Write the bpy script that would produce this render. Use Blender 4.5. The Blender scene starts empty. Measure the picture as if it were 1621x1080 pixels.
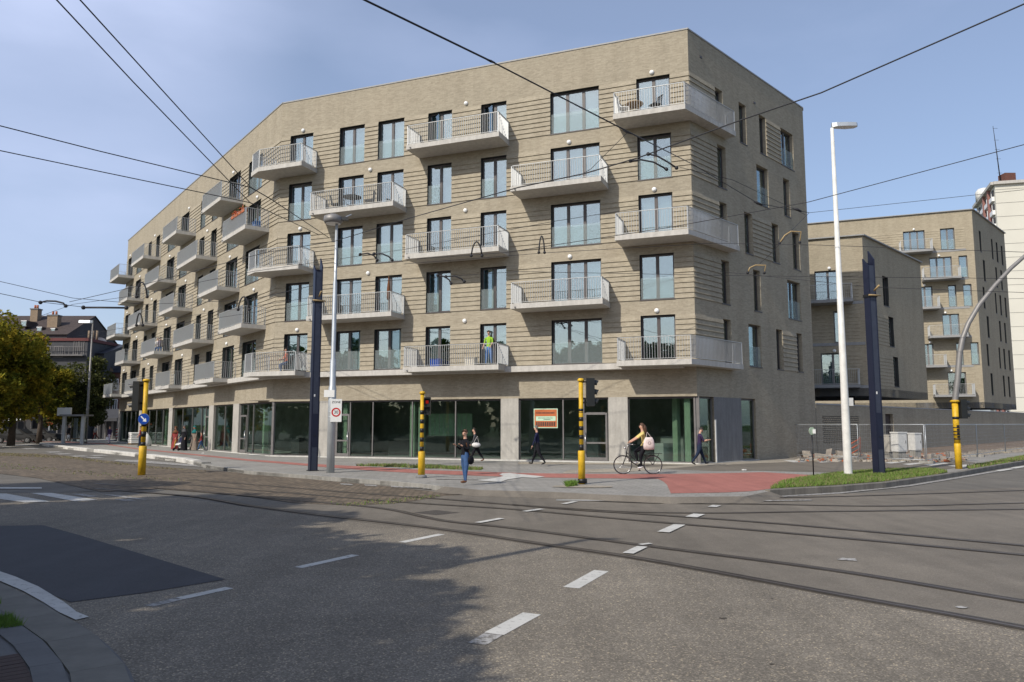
import bpy, math, random
from mathutils import Vector, Matrix, noise
from mathutils.geometry import tessellate_polygon
PI = math.pi
R_ = random.Random(7)
S = bpy.context.scene
COL = S.collection

# ------------------------------------------------------------------ camera
FPX, PITCH, EYE = 1204.5, 0.1084, 1.9
cam_d = bpy.data.cameras.new('camera')
cam = bpy.data.objects.new('camera', cam_d); COL.objects.link(cam)
cam.location = (0, 0, EYE); cam.rotation_euler = (PI/2 + PITCH, 0, 0)
cam_d.sensor_width = 36; cam_d.lens = FPX/1621*36
cam_d.clip_start = 0.1; cam_d.clip_end = 3000
S.camera = cam

# ------------------------------------------------------------------ light
SUN_AZ, SUN_EL = math.radians(42.5), math.radians(39)     # heading of the light's travel, elevation
world = bpy.data.worlds.new('World'); S.world = world; world.use_nodes = True
wn = world.node_tree; wn.nodes.clear()
def wnode(t, **k):
    n = wn.nodes.new(t)
    for a, b in k.items(): setattr(n, a, b)
    return n
sky = wnode('ShaderNodeTexSky', sky_type='NISHITA', sun_disc=False)
sky.sun_elevation = SUN_EL; sky.sun_rotation = SUN_AZ + PI
sky.air_density = 1.0; sky.dust_density = 1.6; sky.ozone_density = 2.2; sky.altitude = 20
wtc = wnode('ShaderNodeTexCoord'); wmp = wnode('ShaderNodeMapping'); wmp.inputs['Scale'].default_value = (1.2, 1.2, 3.2)
wmp.inputs['Location'].default_value = (0.35, 0.1, 0.2)
wno = wnode('ShaderNodeTexNoise'); wno.inputs['Scale'].default_value = 1.6; wno.inputs['Detail'].default_value = 7
wno.inputs['Roughness'].default_value = 0.5
wrp = wnode('ShaderNodeValToRGB'); wrp.color_ramp.elements[0].position = 0.46; wrp.color_ramp.elements[1].position = 0.80
wrp.color_ramp.elements[1].color = (0.48, 0.48, 0.48, 1); wrp.color_ramp.elements[0].color = (0.24, 0.24, 0.24, 1)
wmx = wnode('ShaderNodeMixRGB'); wmx.inputs['Color2'].default_value = (4.9, 5.6, 7.7, 1)
wbg = wnode('ShaderNodeBackground'); wbg.inputs['Strength'].default_value = 0.112
wo = wnode('ShaderNodeOutputWorld')
L = wn.links.new
L(wtc.outputs['Generated'], wmp.inputs['Vector']); L(wmp.outputs[0], wno.inputs['Vector']); L(wno.outputs['Fac'], wrp.inputs[0])

cdir = Vector((-0.62, 0.92, 0.50)).normalized()
wdt = wnode('ShaderNodeVectorMath', operation='DOT_PRODUCT'); wdt.inputs[1].default_value = tuple(cdir); L(wtc.outputs['Generated'], wdt.inputs[0])
wmr = wnode('ShaderNodeMapRange', interpolation_type='SMOOTHSTEP'); wmr.inputs['From Min'].default_value = 0.955; wmr.inputs['From Max'].default_value = 0.998; wmr.inputs['To Max'].default_value = 0.75
L(wdt.outputs['Value'], wmr.inputs[0])
wml = wnode('ShaderNodeMath', operation='MULTIPLY'); L(wmr.outputs[0], wml.inputs[0]); L(wno.outputs['Fac'], wml.inputs[1])
wad = wnode('ShaderNodeMath', operation='ADD', use_clamp=True); L(wml.outputs[0], wad.inputs[0]); L(wrp.outputs[0], wad.inputs[1])
L(wad.outputs[0], wmx.inputs['Fac']); L(sky.outputs[0], wmx.inputs['Color1']); L(wmx.outputs[0], wbg.inputs['Color']); L(wbg.outputs[0], wo.inputs[0])
sun_d = bpy.data.lights.new('sun', 'SUN'); sun_d.energy = 3.3; sun_d.angle = math.radians(0.55); sun_d.color = (1.0, 0.93, 0.82)
sun = bpy.data.objects.new('sun', sun_d); COL.objects.link(sun)
trav = Vector((math.sin(SUN_AZ)*math.cos(SUN_EL), math.cos(SUN_AZ)*math.cos(SUN_EL), -math.sin(SUN_EL)))
sun.rotation_euler = trav.to_track_quat('-Z', 'Y').to_euler(); sun.location = (-40, -40, 60)
S.view_settings.view_transform = 'Standard'; S.view_settings.look = 'None'; S.view_settings.gamma = 1
S.view_settings.use_curve_mapping = False; S.view_settings.exposure = 0.33

# ------------------------------------------------------------------ surveying: turn sightings into metres
def ray(px, py):
    x = (px - 810.5)/FPX; y = (540 - py)/FPX
    return Vector((x, math.cos(PITCH) - y*math.sin(PITCH), math.sin(PITCH) + y*math.cos(PITCH)))
def G(px, py, z=0.0):
    r = ray(px, py); t = (z - EYE)/r.z
    return Vector((r.x*t, r.y*t, z))
def W(px, py, Y):
    r = ray(px, py); t = Y/r.y
    return Vector((r.x*t, Y, EYE + r.z*t))
def GG(pts, z=0.0): return [tuple(G(x, y, z)[:2]) for x, y in pts]

# ------------------------------------------------------------------ materials
MAT = {}
def hexless(c): return (c[0], c[1], c[2], 1)
class NT:
    def __init__(s, name):
        s.m = bpy.data.materials.new(name); s.m.use_nodes = True; s.t = s.m.node_tree; s.t.nodes.clear()
        s.out = s.n('ShaderNodeOutputMaterial'); MAT[name] = s.m
    def n(s, t, **k):
        n = s.t.nodes.new(t)
        for a, b in k.items():
            if a.startswith('_'): n.inputs[a[1:].replace('_', ' ')].default_value = b
            else: setattr(n, a, b)
        return n
    def l(s, a, b): s.t.links.new(a, b)
    def noise(s, vec, scale, detail=4, rough=0.55):
        n = s.n('ShaderNodeTexNoise'); n.inputs['Scale'].default_value = scale; n.inputs['Detail'].default_value = detail
        n.inputs['Roughness'].default_value = rough
        s.l(vec, n.inputs['Vector']); return n.outputs['Fac']
    def ramp(s, fac, stops):
        r = s.n('ShaderNodeValToRGB'); e = r.color_ramp.elements
        while len(e) > len(stops): e.remove(e[-1])
        while len(e) < len(stops): e.new(0.5)
        for i, (p, c) in enumerate(stops):
            e[i].position = p; e[i].color = hexless(c) if not isinstance(c, float) else (c, c, c, 1)
        s.l(fac, r.inputs[0]); return r.outputs[0]
    def mix(s, fac, a, b, mode='MIX'):
        m = s.n('ShaderNodeMixRGB', blend_type=mode)
        for k, v in (('Fac', fac), ('Color1', a), ('Color2', b)):
            if isinstance(v, (float, int)): m.inputs[k].default_value = v
            elif isinstance(v, tuple): m.inputs[k].default_value = hexless(v)
            else: s.l(v, m.inputs[k])
        return m.outputs[0]
    def bump(s, h, strength, dist=0.01):
        b = s.n('ShaderNodeBump'); b.inputs['Strength'].default_value = strength; b.inputs['Distance'].default_value = dist
        s.l(h, b.inputs['Height']); return b.outputs[0]
    def principled(s, col, rough=0.8, metal=0.0, normal=None, spec=0.5, **k):
        p = s.n('ShaderNodeBsdfPrincipled')
        if isinstance(col, tuple): p.inputs['Base Color'].default_value = hexless(col)
        else: s.l(col, p.inputs['Base Color'])
        if isinstance(rough, float): p.inputs['Roughness'].default_value = rough
        else: s.l(rough, p.inputs['Roughness'])
        p.inputs['Metallic'].default_value = metal; p.inputs['Specular IOR Level'].default_value = spec
        if normal is not None: s.l(normal, p.inputs['Normal'])
        s.l(p.outputs[0], s.out.inputs[0]); return p
    def obj(s): return s.n('ShaderNodeTexCoord').outputs['Object']
def simple(name, c, rough=0.7, metal=0.0, var=0.18, scale=6.0, bump=0.0, spec=0.4):
    m = NT(name); v = m.obj()
    f = m.noise(v, scale, 5)
    col = m.mix(m.ramp(f, [(0.3, (1-var,)*3), (0.7, (1+var*0.4,)*3)]), c, c) if False else \
        m.mix(1.0, c, m.ramp(f, [(0.28, (1-var,)*3), (0.72, (1.0,)*3)]), 'MULTIPLY')
    nrm = m.bump(m.noise(v, scale*6, 4), bump, 0.01) if bump else None
    m.principled(col, rough, metal, nrm, spec); return m.m

# brick: courses of pale grey-buff brick
def brick(name, c1, c2, mortar, sx=0.21, sz=0.052, swap=False):
    m = NT(name); v = m.obj(); sp = m.n('ShaderNodeSeparateXYZ'); m.l(v, sp.inputs[0])
    add = m.n('ShaderNodeMath', operation='ADD'); m.l(sp.outputs[0], add.inputs[0]); m.l(sp.outputs[1], add.inputs[1])
    cb = m.n('ShaderNodeCombineXYZ'); m.l(add.outputs[0], cb.inputs[0]); m.l(sp.outputs[2], cb.inputs[1])
    b = m.n('ShaderNodeTexBrick'); b.offset = 0.5
    b.inputs['Scale'].default_value = 1.0; b.inputs['Brick Width'].default_value = sx + 0.01; b.inputs['Row Height'].default_value = sz + 0.01
    b.inputs['Mortar Size'].default_value = 0.007; b.inputs['Mortar Smooth'].default_value = 0.3; b.inputs['Bias'].default_value = 0.0
    b.inputs['Color1'].default_value = hexless(c1); b.inputs['Color2'].default_value = hexless(c2); b.inputs['Mortar'].default_value = hexless(mortar)
    m.l(cb.outputs[0], b.inputs['Vector'])
    st = m.n('ShaderNodeMapping'); st.inputs['Scale'].default_value = (9, 9, 16); m.l(v, st.inputs[0])
    blot = m.ramp(m.noise(st.outputs[0], 1.0, 3, 0.7), [(0.30, (0.86, 0.85, 0.83)), (0.52, (1, 1, 1)), (0.74, (1.08, 1.07, 1.05))])
    big = m.ramp(m.noise(v, 0.35, 4), [(0.3, (0.93, 0.93, 0.92)), (0.7, (1.03, 1.02, 1.0))])
    sv = m.n('ShaderNodeMapping'); sv.inputs['Scale'].default_value = (1.3, 1.3, 0.16); m.l(v, sv.inputs[0])
    strk = m.ramp(m.noise(sv.outputs[0], 1.0, 5, 0.6), [(0.32, (0.90, 0.89, 0.88)), (0.55, (1, 1, 1)), (0.8, (1.05, 1.05, 1.04))])
    col = m.mix(1.0, m.mix(1.0, m.mix(1.0, b.outputs['Color'], blot, 'MULTIPLY'), big, 'MULTIPLY'), strk, 'MULTIPLY')
    nrm = m.bump(b.outputs['Fac'], -0.35, 0.006)
    m.principled(col, 0.92, 0, nrm, 0.2); return m.m
brick('brick_buff', (0.380, 0.338, 0.262), (0.300, 0.264, 0.202), (0.335, 0.300, 0.238))
brick('brick_wall_far', (0.39, 0.342, 0.256), (0.31, 0.27, 0.20), (0.335, 0.298, 0.232))
brick('brick_red', (0.17, 0.06, 0.045), (0.11, 0.045, 0.04), (0.16, 0.13, 0.11))
brick('brick_dark', (0.09, 0.085, 0.09), (0.065, 0.06, 0.065), (0.09, 0.09, 0.09))
brick('brick_tan', (0.30, 0.22, 0.15), (0.22, 0.16, 0.11), (0.25, 0.22, 0.18))

def concrete(name, c, streak=0.25):
    m = NT(name); v = m.obj()
    mp = m.n('ShaderNodeMapping'); mp.inputs['Scale'].default_value = (3, 3, 0.6); m.l(v, mp.inputs[0])
    a = m.ramp(m.noise(mp.outputs[0], 1.6, 6), [(0.3, (1-streak,)*3), (0.7, (1.05,)*3)])
    b_ = m.ramp(m.noise(v, 9, 6, 0.7), [(0.3, (0.88,)*3), (0.7, (1.06,)*3)])
    col = m.mix(1.0, m.mix(1.0, c, a, 'MULTIPLY'), b_, 'MULTIPLY')
    m.principled(col, 0.85, 0, m.bump(m.noise(v, 60, 4), 0.15, 0.004), 0.3); return m.m
concrete('concrete_slab', (0.50, 0.48, 0.44), 0.18)
concrete('concrete_pillar', (0.42, 0.40, 0.36), 0.25)
concrete('concrete_dark', (0.20, 0.20, 0.20), 0.25)
concrete('kerb_white', (0.62, 0.60, 0.55), 0.3)
concrete('kerb_grey', (0.30, 0.29, 0.265), 0.3)
concrete('kerb_dark', (0.19, 0.175, 0.15), 0.3)
concrete('plinth', (0.55, 0.54, 0.50), 0.15)
simple('coping', (0.30, 0.30, 0.295), 0.6, 0.1)
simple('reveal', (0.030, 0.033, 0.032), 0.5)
simple('frame', (0.075, 0.064, 0.062), 0.45)
simple('frame_grey', (0.17, 0.16, 0.155), 0.4)
simple('rail', (0.50, 0.51, 0.505), 0.42, 0.25, var=0.08)
simple('rail_dark', (0.16, 0.17, 0.19), 0.42, 0.3)
simple('white_paint', (0.78, 0.78, 0.76), 0.5, var=0.08)
simple('lamp_white', (0.85, 0.85, 0.83), 0.35, var=0.05)
simple('green_column', (0.42, 0.52, 0.38), 0.6, var=0.1)
simple('interior', (0.45, 0.46, 0.44), 0.9, var=0.4, scale=1.2)
simple('interior_floor', (0.45, 0.45, 0.43), 0.8)
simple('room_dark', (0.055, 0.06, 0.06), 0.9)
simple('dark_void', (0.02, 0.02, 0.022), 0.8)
simple('curtain', (0.46, 0.52, 0.51), 0.9, var=0.12)
simple('curtain_white', (0.75, 0.78, 0.74), 0.9, var=0.12)
simple('navy_steel', (0.018, 0.022, 0.045), 0.38, 0.2, var=0.2, scale=2)
simple('navy_steel_light', (0.05, 0.058, 0.085), 0.45, 0.2)
simple('rail_steel', (0.13, 0.11, 0.10), 0.4, 0.5)
simple('steel', (0.50, 0.53, 0.55), 0.42, 0.45, var=0.2, scale=3)
simple('pole_cream', (0.72, 0.71, 0.66), 0.45, 0.0, var=0.25, scale=3)
simple('pole_grey', (0.24, 0.23, 0.22), 0.5, 0.3)
simple('yellow', (0.72, 0.44, 0.02), 0.5, var=0.38, scale=5)
simple('black', (0.012, 0.012, 0.013), 0.45)
simple('black_plastic', (0.02, 0.022, 0.022), 0.4)
simple('wire', (0.02, 0.02, 0.024), 0.6)
simple('insulator', (0.35, 0.25, 0.12), 0.5)
simple('red_paint', (0.55, 0.02, 0.02), 0.4)
simple('blue_sign', (0.01, 0.06, 0.33), 0.35)
simple('sign_white', (0.75, 0.75, 0.72), 0.4, var=0.05)
simple('sign_orange', (0.48, 0.13, 0.04), 0.5)
simple('sign_mint', (0.48, 0.68, 0.50), 0.5)
simple('cabinet', (0.60, 0.60, 0.58), 0.5)
simple('rubber', (0.015, 0.015, 0.015), 0.8)
simple('chrome', (0.5, 0.5, 0.5), 0.25, 0.9)
simple('roof_tile', (0.065, 0.048, 0.042), 0.8, var=0.4, scale=3)
simple('roof_slate', (0.03, 0.033, 0.045), 0.6, var=0.3, scale=3)
simple('roof_red', (0.12, 0.028, 0.026), 0.7, var=0.3, scale=3)
simple('wall_slate', (0.055, 0.056, 0.062), 0.7, var=0.25, scale=2)
simple('tower_cream', (0.62, 0.60, 0.52), 0.8, var=0.06, scale=0.3)
simple('tower_red', (0.30, 0.15, 0.13), 0.8)
simple('timber', (0.30, 0.2, 0.11), 0.8)
simple('rubble', (0.38, 0.34, 0.29), 0.9, var=0.4, bump=0.5)
simple('terracotta', (0.40, 0.13, 0.06), 0.85)
simple('skin', (0.52, 0.30, 0.21), 0.55, var=0.08)
simple('hair_dark', (0.03, 0.02, 0.014), 0.6)
simple('hair_brown', (0.085, 0.042, 0.022), 0.6)
simple('hair_grey', (0.16, 0.14, 0.12), 0.7)
for nm, c in dict(navy=(0.02, 0.022, 0.06), black_cloth=(0.014, 0.014, 0.018), denim=(0.06, 0.12, 0.26), dark_denim=(0.02, 0.03, 0.06),
                  white_cloth=(0.75, 0.73, 0.70), yellow_cloth=(0.75, 0.60, 0.22), pink_bag=(0.78, 0.66, 0.62), red_cloth=(0.26, 0.05, 0.045),
                  mustard=(0.36, 0.20, 0.04), taupe=(0.26, 0.21, 0.17), teal=(0.02, 0.16, 0.16), orange_cloth=(0.50, 0.12, 0.06),
                  hivis=(0.32, 0.55, 0.05), plum=(0.045, 0.03, 0.075), grey_cloth=(0.20, 0.20, 0.21), blue_cloth=(0.10, 0.22, 0.50),
                  lilac=(0.40, 0.36, 0.46), leather=(0.16, 0.07, 0.035), shoe_white=(0.75, 0.75, 0.75), cream_cloth=(0.6, 0.56, 0.48)).items():
    simple(nm, c, 0.85, var=0.3, scale=14, spec=0.15)

def glass(name, tint, refl, f0, trans_tint, rough=0.01, edge=0.85):
    m = NT(name)
    lw = m.n('ShaderNodeFresnel'); lw.inputs['IOR'].default_value = 1.5
    mr = m.n('ShaderNodeMapRange'); mr.inputs['From Min'].default_value = 0.04; mr.inputs['From Max'].default_value = 0.8
    mr.inputs['To Min'].default_value = f0; mr.inputs['To Max'].default_value = edge; m.l(lw.outputs[0], mr.inputs[0])
    tr = m.n('ShaderNodeBsdfTransparent'); tr.inputs[0].default_value = hexless(trans_tint)
    gl = m.n('ShaderNodeBsdfGlossy'); gl.inputs['Color'].default_value = hexless(refl); gl.inputs['Roughness'].default_value = rough
    v = m.obj(); m.l(m.bump(m.noise(v, 0.8, 2), 0.06, 0.05), gl.inputs['Normal'])
    mx = m.n('ShaderNodeMixShader'); m.l(mr.outputs[0], mx.inputs[0]); m.l(tr.outputs[0], mx.inputs[1]); m.l(gl.outputs[0], mx.inputs[2])
    m.l(mx.outputs[0], m.out.inputs[0]); return m.m
glass('window_glass', None, (0.78, 0.87, 0.88), 0.26, (0.84, 0.90, 0.90))
glass('shop_glass', None, (0.70, 0.80, 0.77), 0.060, (0.78, 0.845, 0.81), edge=0.42)
m = NT('frosted'); tr = m.n('ShaderNodeBsdfTransparent'); tr.inputs[0].default_value = (0.95, 0.98, 0.975, 1)
df = m.n('ShaderNodeBsdfPrincipled'); df.inputs['Base Color'].default_value = (0.66, 0.74, 0.74, 1); df.inputs['Roughness'].default_value = 0.25
mx = m.n('ShaderNodeMixShader'); mx.inputs[0].default_value = 0.10
m.l(tr.outputs[0], mx.inputs[1]); m.l(df.outputs[0], mx.inputs[2]); m.l(mx.outputs[0], m.out.inputs[0])
m = NT('signal_red'); e = m.n('ShaderNodeEmission'); e.inputs[0].default_value = (1, 0.04, 0.03, 1); e.inputs[1].default_value = 0.22; m.l(e.outputs[0], m.out.inputs[0])
m = NT('room_light'); e = m.n('ShaderNodeEmission'); e.inputs[0].default_value = (1, 0.95, 0.85, 1); e.inputs[1].default_value = 3; m.l(e.outputs[0], m.out.inputs[0])

def asphalt(name, base, speck, fine, amp, patch=0.15, rough=0.85, fleck=0.62):
    m = NT(name); v = m.obj()
    vor = m.n('ShaderNodeTexVoronoi', feature='F1'); vor.inputs['Scale'].default_value = fine; m.l(v, vor.inputs['Vector'])
    sepc = m.n('ShaderNodeSeparateColor'); m.l(vor.outputs['Color'], sepc.inputs[0])
    st = m.ramp(sepc.outputs[0], [(0.0, (0.55,)*3), (fleck, (0.95,)*3), (0.92, (1.5,)*3), (1.0, speck)])
    big = m.ramp(m.noise(v, 0.30, 6, 0.6), [(0.30, (1-patch,)*3), (0.7, (1+patch*0.6,)*3)])
    mid = m.ramp(m.noise(v, 2.2, 5, 0.65), [(0.3, (0.90,)*3), (0.7, (1.08,)*3)])
    mpx = m.n('ShaderNodeMapping'); mpx.inputs['Rotation'].default_value = (0, 0, 0.95); mpx.inputs['Scale'].default_value = (2.2, 0.06, 1); m.l(v, mpx.inputs[0])
    wear = m.ramp(m.noise(mpx.outputs[0], 1.0, 4), [(0.35, (0.90,)*3), (0.65, (1.06,)*3)])
    c = m.mix(1.0, base, big, 'MULTIPLY'); c = m.mix(1.0, c, mid, 'MULTIPLY'); c = m.mix(1.0, c, wear, 'MULTIPLY'); c = m.mix(amp, c, st, 'MULTIPLY')
    m.principled(c, rough, 0, m.bump(sepc.outputs[0], 0.35, 0.004), 0.3); return m.m
asphalt('asphalt_gritty', (0.200, 0.176, 0.141), (2.8, 2.6, 2.2), 75, 0.78, 0.26)
asphalt('asphalt_tram', (0.170, 0.149, 0.120), (1.6, 1.6, 1.5), 90, 0.4, 0.22, 0.8)
asphalt('asphalt_road', (0.148, 0.136, 0.116), (1.6, 1.6, 1.5), 70, 0.35, 0.2)
asphalt('asphalt_new', (0.050, 0.052, 0.060), (1.5, 1.5, 1.6), 90, 0.35, 0.10, 0.75)
asphalt('asphalt_seam', (0.078, 0.068, 0.058), (1.4, 1.4, 1.4), 60, 0.5, 0.2)
asphalt('red_path', (0.36, 0.145, 0.118), (1.3, 1.3, 1.3), 60, 0.3, 0.12)
asphalt('sand', (0.34, 0.30, 0.24), (1.6, 1.6, 1.5), 40, 0.5, 0.3)
asphalt('earth', (0.19, 0.14, 0.10), (1.6, 1.6, 1.5), 20, 0.6, 0.35)
def marking(name, c, wear):
    m = NT(name); v = m.obj()
    f = m.ramp(m.noise(v, 13, 7, 0.7), [(wear - 0.05, 0.0), (wear + 0.07, 1.0)])
    c2 = m.mix(f, (0.16, 0.15, 0.135), m.mix(1.0, c, m.ramp(m.noise(v, 3, 4), [(0.3, (0.82,)*3), (0.7, (1.0,)*3)]), 'MULTIPLY'))
    m.principled(c2, 0.75, 0, None, 0.2); return m.m
marking('road_white', (0.56, 0.55, 0.51), 0.37)
marking('road_white_worn', (0.40, 0.39, 0.37), 0.48)
# pavement tiles
def tiles(name, c1, c2, mortar, w, h, rot=0.4, msize=0.008):
    m = NT(name); v = m.obj(); mp = m.n('ShaderNodeMapping'); mp.inputs['Rotation'].default_value = (0, 0, rot); m.l(v, mp.inputs[0])
    b = m.n('ShaderNodeTexBrick'); b.inputs['Scale'].default_value = 1; b.inputs['Brick Width'].default_value = w; b.inputs['Row Height'].default_value = h
    b.inputs['Mortar Size'].default_value = msize; b.inputs['Color1'].default_value = hexless(c1); b.inputs['Color2'].default_value = hexless(c2)
    b.inputs['Mortar'].default_value = hexless(mortar); b.inputs['Bias'].default_value = 0; m.l(mp.outputs[0], b.inputs['Vector'])
    big = m.ramp(m.noise(v, 0.5, 6, 0.6), [(0.3, (0.82,)*3), (0.7, (1.1,)*3)])
    sm = m.ramp(m.noise(v, 7, 5, 0.7), [(0.3, (0.85,)*3), (0.7, (1.1,)*3)])
    m.principled(m.mix(1.0, m.mix(1.0, b.outputs['Color'], big, 'MULTIPLY'), sm, 'MULTIPLY'), 0.85, 0, m.bump(b.outputs['Fac'], -0.5, 0.01), 0.3)
tiles('pavement_tiles', (0.30, 0.285, 0.26), (0.26, 0.25, 0.225), (0.17, 0.16, 0.14), 0.3, 0.3, 0.37)
tiles('cobbles', (0.23, 0.175, 0.125), (0.11, 0.085, 0.065), (0.06, 0.055, 0.035), 0.24, 0.15, 0.62, 0.02)
def grassy(name, a, b_):
    m = NT(name); v = m.obj()
    c = m.ramp(m.noise(v, 5, 6, 0.7), [(0.3, a), (0.7, b_)])
    m.principled(c, 0.9, 0, None, 0.1)
grassy('grass_blade', (0.07, 0.15, 0.02), (0.17, 0.25, 0.055))
grassy('grass_soil', (0.07, 0.10, 0.03), (0.13, 0.14, 0.06))
grassy('grass_dry', (0.16, 0.16, 0.07), (0.26, 0.22, 0.12))
grassy('lawn', (0.035, 0.06, 0.016), (0.06, 0.09, 0.025))
def leafy(name, c1, c2, c3):
    m = NT(name); v = m.obj()
    g = m.n('ShaderNodeNewGeometry')
    c = m.ramp(m.noise(v, 0.8, 3, 0.6), [(0.34, c1), (0.5, c2), (0.66, c3)])
    c = m.mix(1.0, c, m.ramp(g.outputs['Random Per Island'], [(0, (0.65,)*3), (1, (1.25,)*3)]), 'MULTIPLY')
    p = m.n('ShaderNodeBsdfDiffuse'); m.l(c, p.inputs[0]); t = m.n('ShaderNodeBsdfTranslucent'); m.l(c, t.inputs[0])
    x = m.n('ShaderNodeMixShader'); x.inputs[0].default_value = 0.3; m.l(p.outputs[0], x.inputs[1]); m.l(t.outputs[0], x.inputs[2]); m.l(x.outputs[0], m.out.inputs[0])
leafy('leaf_yellow', (0.06, 0.085, 0.018), (0.19, 0.18, 0.025), (0.38, 0.28, 0.035))
leafy('leaf_olive', (0.05, 0.06, 0.02), (0.075, 0.085, 0.03), (0.11, 0.11, 0.045))
leafy('leaf_green', (0.03, 0.06, 0.012), (0.045, 0.085, 0.018), (0.07, 0.11, 0.025))
simple('bark', (0.09, 0.07, 0.055), 0.9, var=0.4, bump=0.6)

# ------------------------------------------------------------------ mesh building
class MB:
    def __init__(s): s.v = []; s.f = []; s.m = []; s.sm = []; s.mats = []
    def mi(s, name):
        if name not in s.mats: s.mats.append(name)
        return s.mats.index(name)
    def face(s, idx, m, smooth=False): s.f.append(tuple(idx)); s.m.append(s.mi(m)); s.sm.append(smooth)
    def quad(s, pts, m, smooth=False):
        b = len(s.v); s.v += [tuple(p) for p in pts]; s.face(range(b, b+len(pts)), m, smooth)
    def box(s, x0, x1, y0, y1, z0, z1, m, skip=''):
        b = len(s.v); s.v += [(x, y, z) for z in (z0, z1) for y in (y0, y1) for x in (x0, x1)]
        for k, q in dict(d=(0, 2, 3, 1), u=(4, 5, 7, 6), f=(0, 1, 5, 4), b=(2, 6, 7, 3), l=(0, 4, 6, 2), r=(1, 3, 7, 5)).items():
            if k not in skip: s.face([b+i for i in q], m)
    def obox(s, c, ax, ay, az, m):
        c, ax, ay, az = map(Vector, (c, ax, ay, az)); b = len(s.v)
        s.v += [tuple(c + ax*i + ay*j + az*k) for k in (-1, 1) for j in (-1, 1) for i in (-1, 1)]
        for q in ((0, 2, 3, 1), (4, 5, 7, 6), (0, 1, 5, 4), (2, 6, 7, 3), (0, 4, 6, 2), (1, 3, 7, 5)): s.face([b+i for i in q], m)
    def tube(s, pts, r, m, n=8, caps=True, smooth=True):
        pts = [Vector(p) for p in pts]; rs = r if isinstance(r, (list, tuple)) else [r]*len(pts)
        b = len(s.v); up = Vector((0, 0, 1)); prev = None
        for i, p in enumerate(pts):
            t = (pts[min(i+1, len(pts)-1)] - pts[max(i-1, 0)])
            if t.length < 1e-9: t = Vector((0, 0, 1))
            t.normalize()
            if prev is None:
                a = t.cross(up if abs(t.z) < 0.95 else Vector((1, 0, 0))).normalized()
            else:
                a = prev - t*prev.dot(t)
                a = a.normalized() if a.length > 1e-6 else t.cross(up).normalized()
            prev = a; c = t.cross(a)
            for k in range(n):
                w = 2*PI*k/n; s.v.append(tuple(p + (a*math.cos(w) + c*math.sin(w))*rs[i]))
        for i in range(len(pts)-1):
            for k in range(n):
                s.face((b+i*n+k, b+i*n+(k+1) % n, b+(i+1)*n+(k+1) % n, b+(i+1)*n+k), m, smooth)
        if caps:
            s.face([b+k for k in range(n)][::-1], m); s.face([b+(len(pts)-1)*n+k for k in range(n)], m)
    def lathe(s, prof, m, n=16, c=(0, 0, 0), sx=1, sy=1, smooth=True, caps=True):
        b = len(s.v)
        for r, z in prof:
            for k in range(n):
                w = 2*PI*k/n; s.v.append((c[0]+r*sx*math.cos(w), c[1]+r*sy*math.sin(w), c[2]+z))
        for i in range(len(prof)-1):
            mm = m[i] if isinstance(m, list) else m
            for k in range(n): s.face((b+i*n+k, b+i*n+(k+1) % n, b+(i+1)*n+(k+1) % n, b+(i+1)*n+k), mm, smooth)
        if caps:
            m0 = m[0] if isinstance(m, list) else m; m1 = m[-1] if isinstance(m, list) else m
            s.face([b+k for k in range(n)][::-1], m0); s.face([b+(len(prof)-1)*n+k for k in range(n)], m1)
    def ball(s, c, r, m, n=10, k=6, sc=(1, 1, 1)):
        prof = [(r*math.sin(PI*i/k)+1e-4, -r*math.cos(PI*i/k)*sc[2]) for i in range(k+1)]
        s.lathe(prof, m, n, c, sc[0], sc[1], True, False)
    def prism(s, poly, z0, z1, m, side=None, bottom=False):
        n = len(poly)
        area = sum(poly[i][0]*poly[(i+1) % n][1]-poly[(i+1) % n][0]*poly[i][1] for i in range(n))
        if area < 0: poly = poly[::-1]
        b = len(s.v); s.v += [(p[0], p[1], z1) for p in poly]
        for t in tessellate_polygon([[Vector((p[0], p[1], 0)) for p in poly]]):
            a = [poly[i] for i in t]
            ar = (a[1][0]-a[0][0])*(a[2][1]-a[0][1])-(a[2][0]-a[0][0])*(a[1][1]-a[0][1])
            t = t if ar > 0 else t[::-1]
            s.face([b+i for i in t], m)
        if z0 is not None:
            for i in range(n):
                p, q = poly[i], poly[(i+1) % n]
                s.quad([(p[0], p[1], z0), (q[0], q[1], z0), (q[0], q[1], z1), (p[0], p[1], z1)], side or m)
            if bottom:
                bb = len(s.v); s.v += [(p[0], p[1], z0) for p in poly]
                for t in tessellate_polygon([[Vector((p[0], p[1], 0)) for p in poly]]):
                    a = [poly[i] for i in t]
                    ar = (a[1][0]-a[0][0])*(a[2][1]-a[0][1])-(a[2][0]-a[0][0])*(a[1][1]-a[0][1])
                    t = t if ar < 0 else t[::-1]
                    s.face([bb+i for i in t], side or m)
    def mesh(s, name):
        me = bpy.data.meshes.new(name); me.from_pydata(s.v, [], s.f)
        for n_ in s.mats: me.materials.append(MAT[n_])
        me.polygons.foreach_set('material_index', s.m); me.polygons.foreach_set('use_smooth', s.sm); me.update()
        return me
def ob(name, me, parent=None, loc=(0, 0, 0), rot=(0, 0, 0), **props):
    if isinstance(me, MB): me = me.mesh(name)
    o = bpy.data.objects.new(name, me); COL.objects.link(o); o.parent = parent
    o.location = loc; o.rotation_euler = rot
    for k, v in props.items(): o[k] = v
    return o
def thing(name, label, cat, loc=(0, 0, 0), rz=0.0, group=None, me=None):
    o = ob(name, me, None, loc, (0, 0, rz)); o['label'] = label; o['category'] = cat
    if group: o['group'] = group
    return o
def struct(name, mb): return ob(name, mb, kind='structure')
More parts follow.
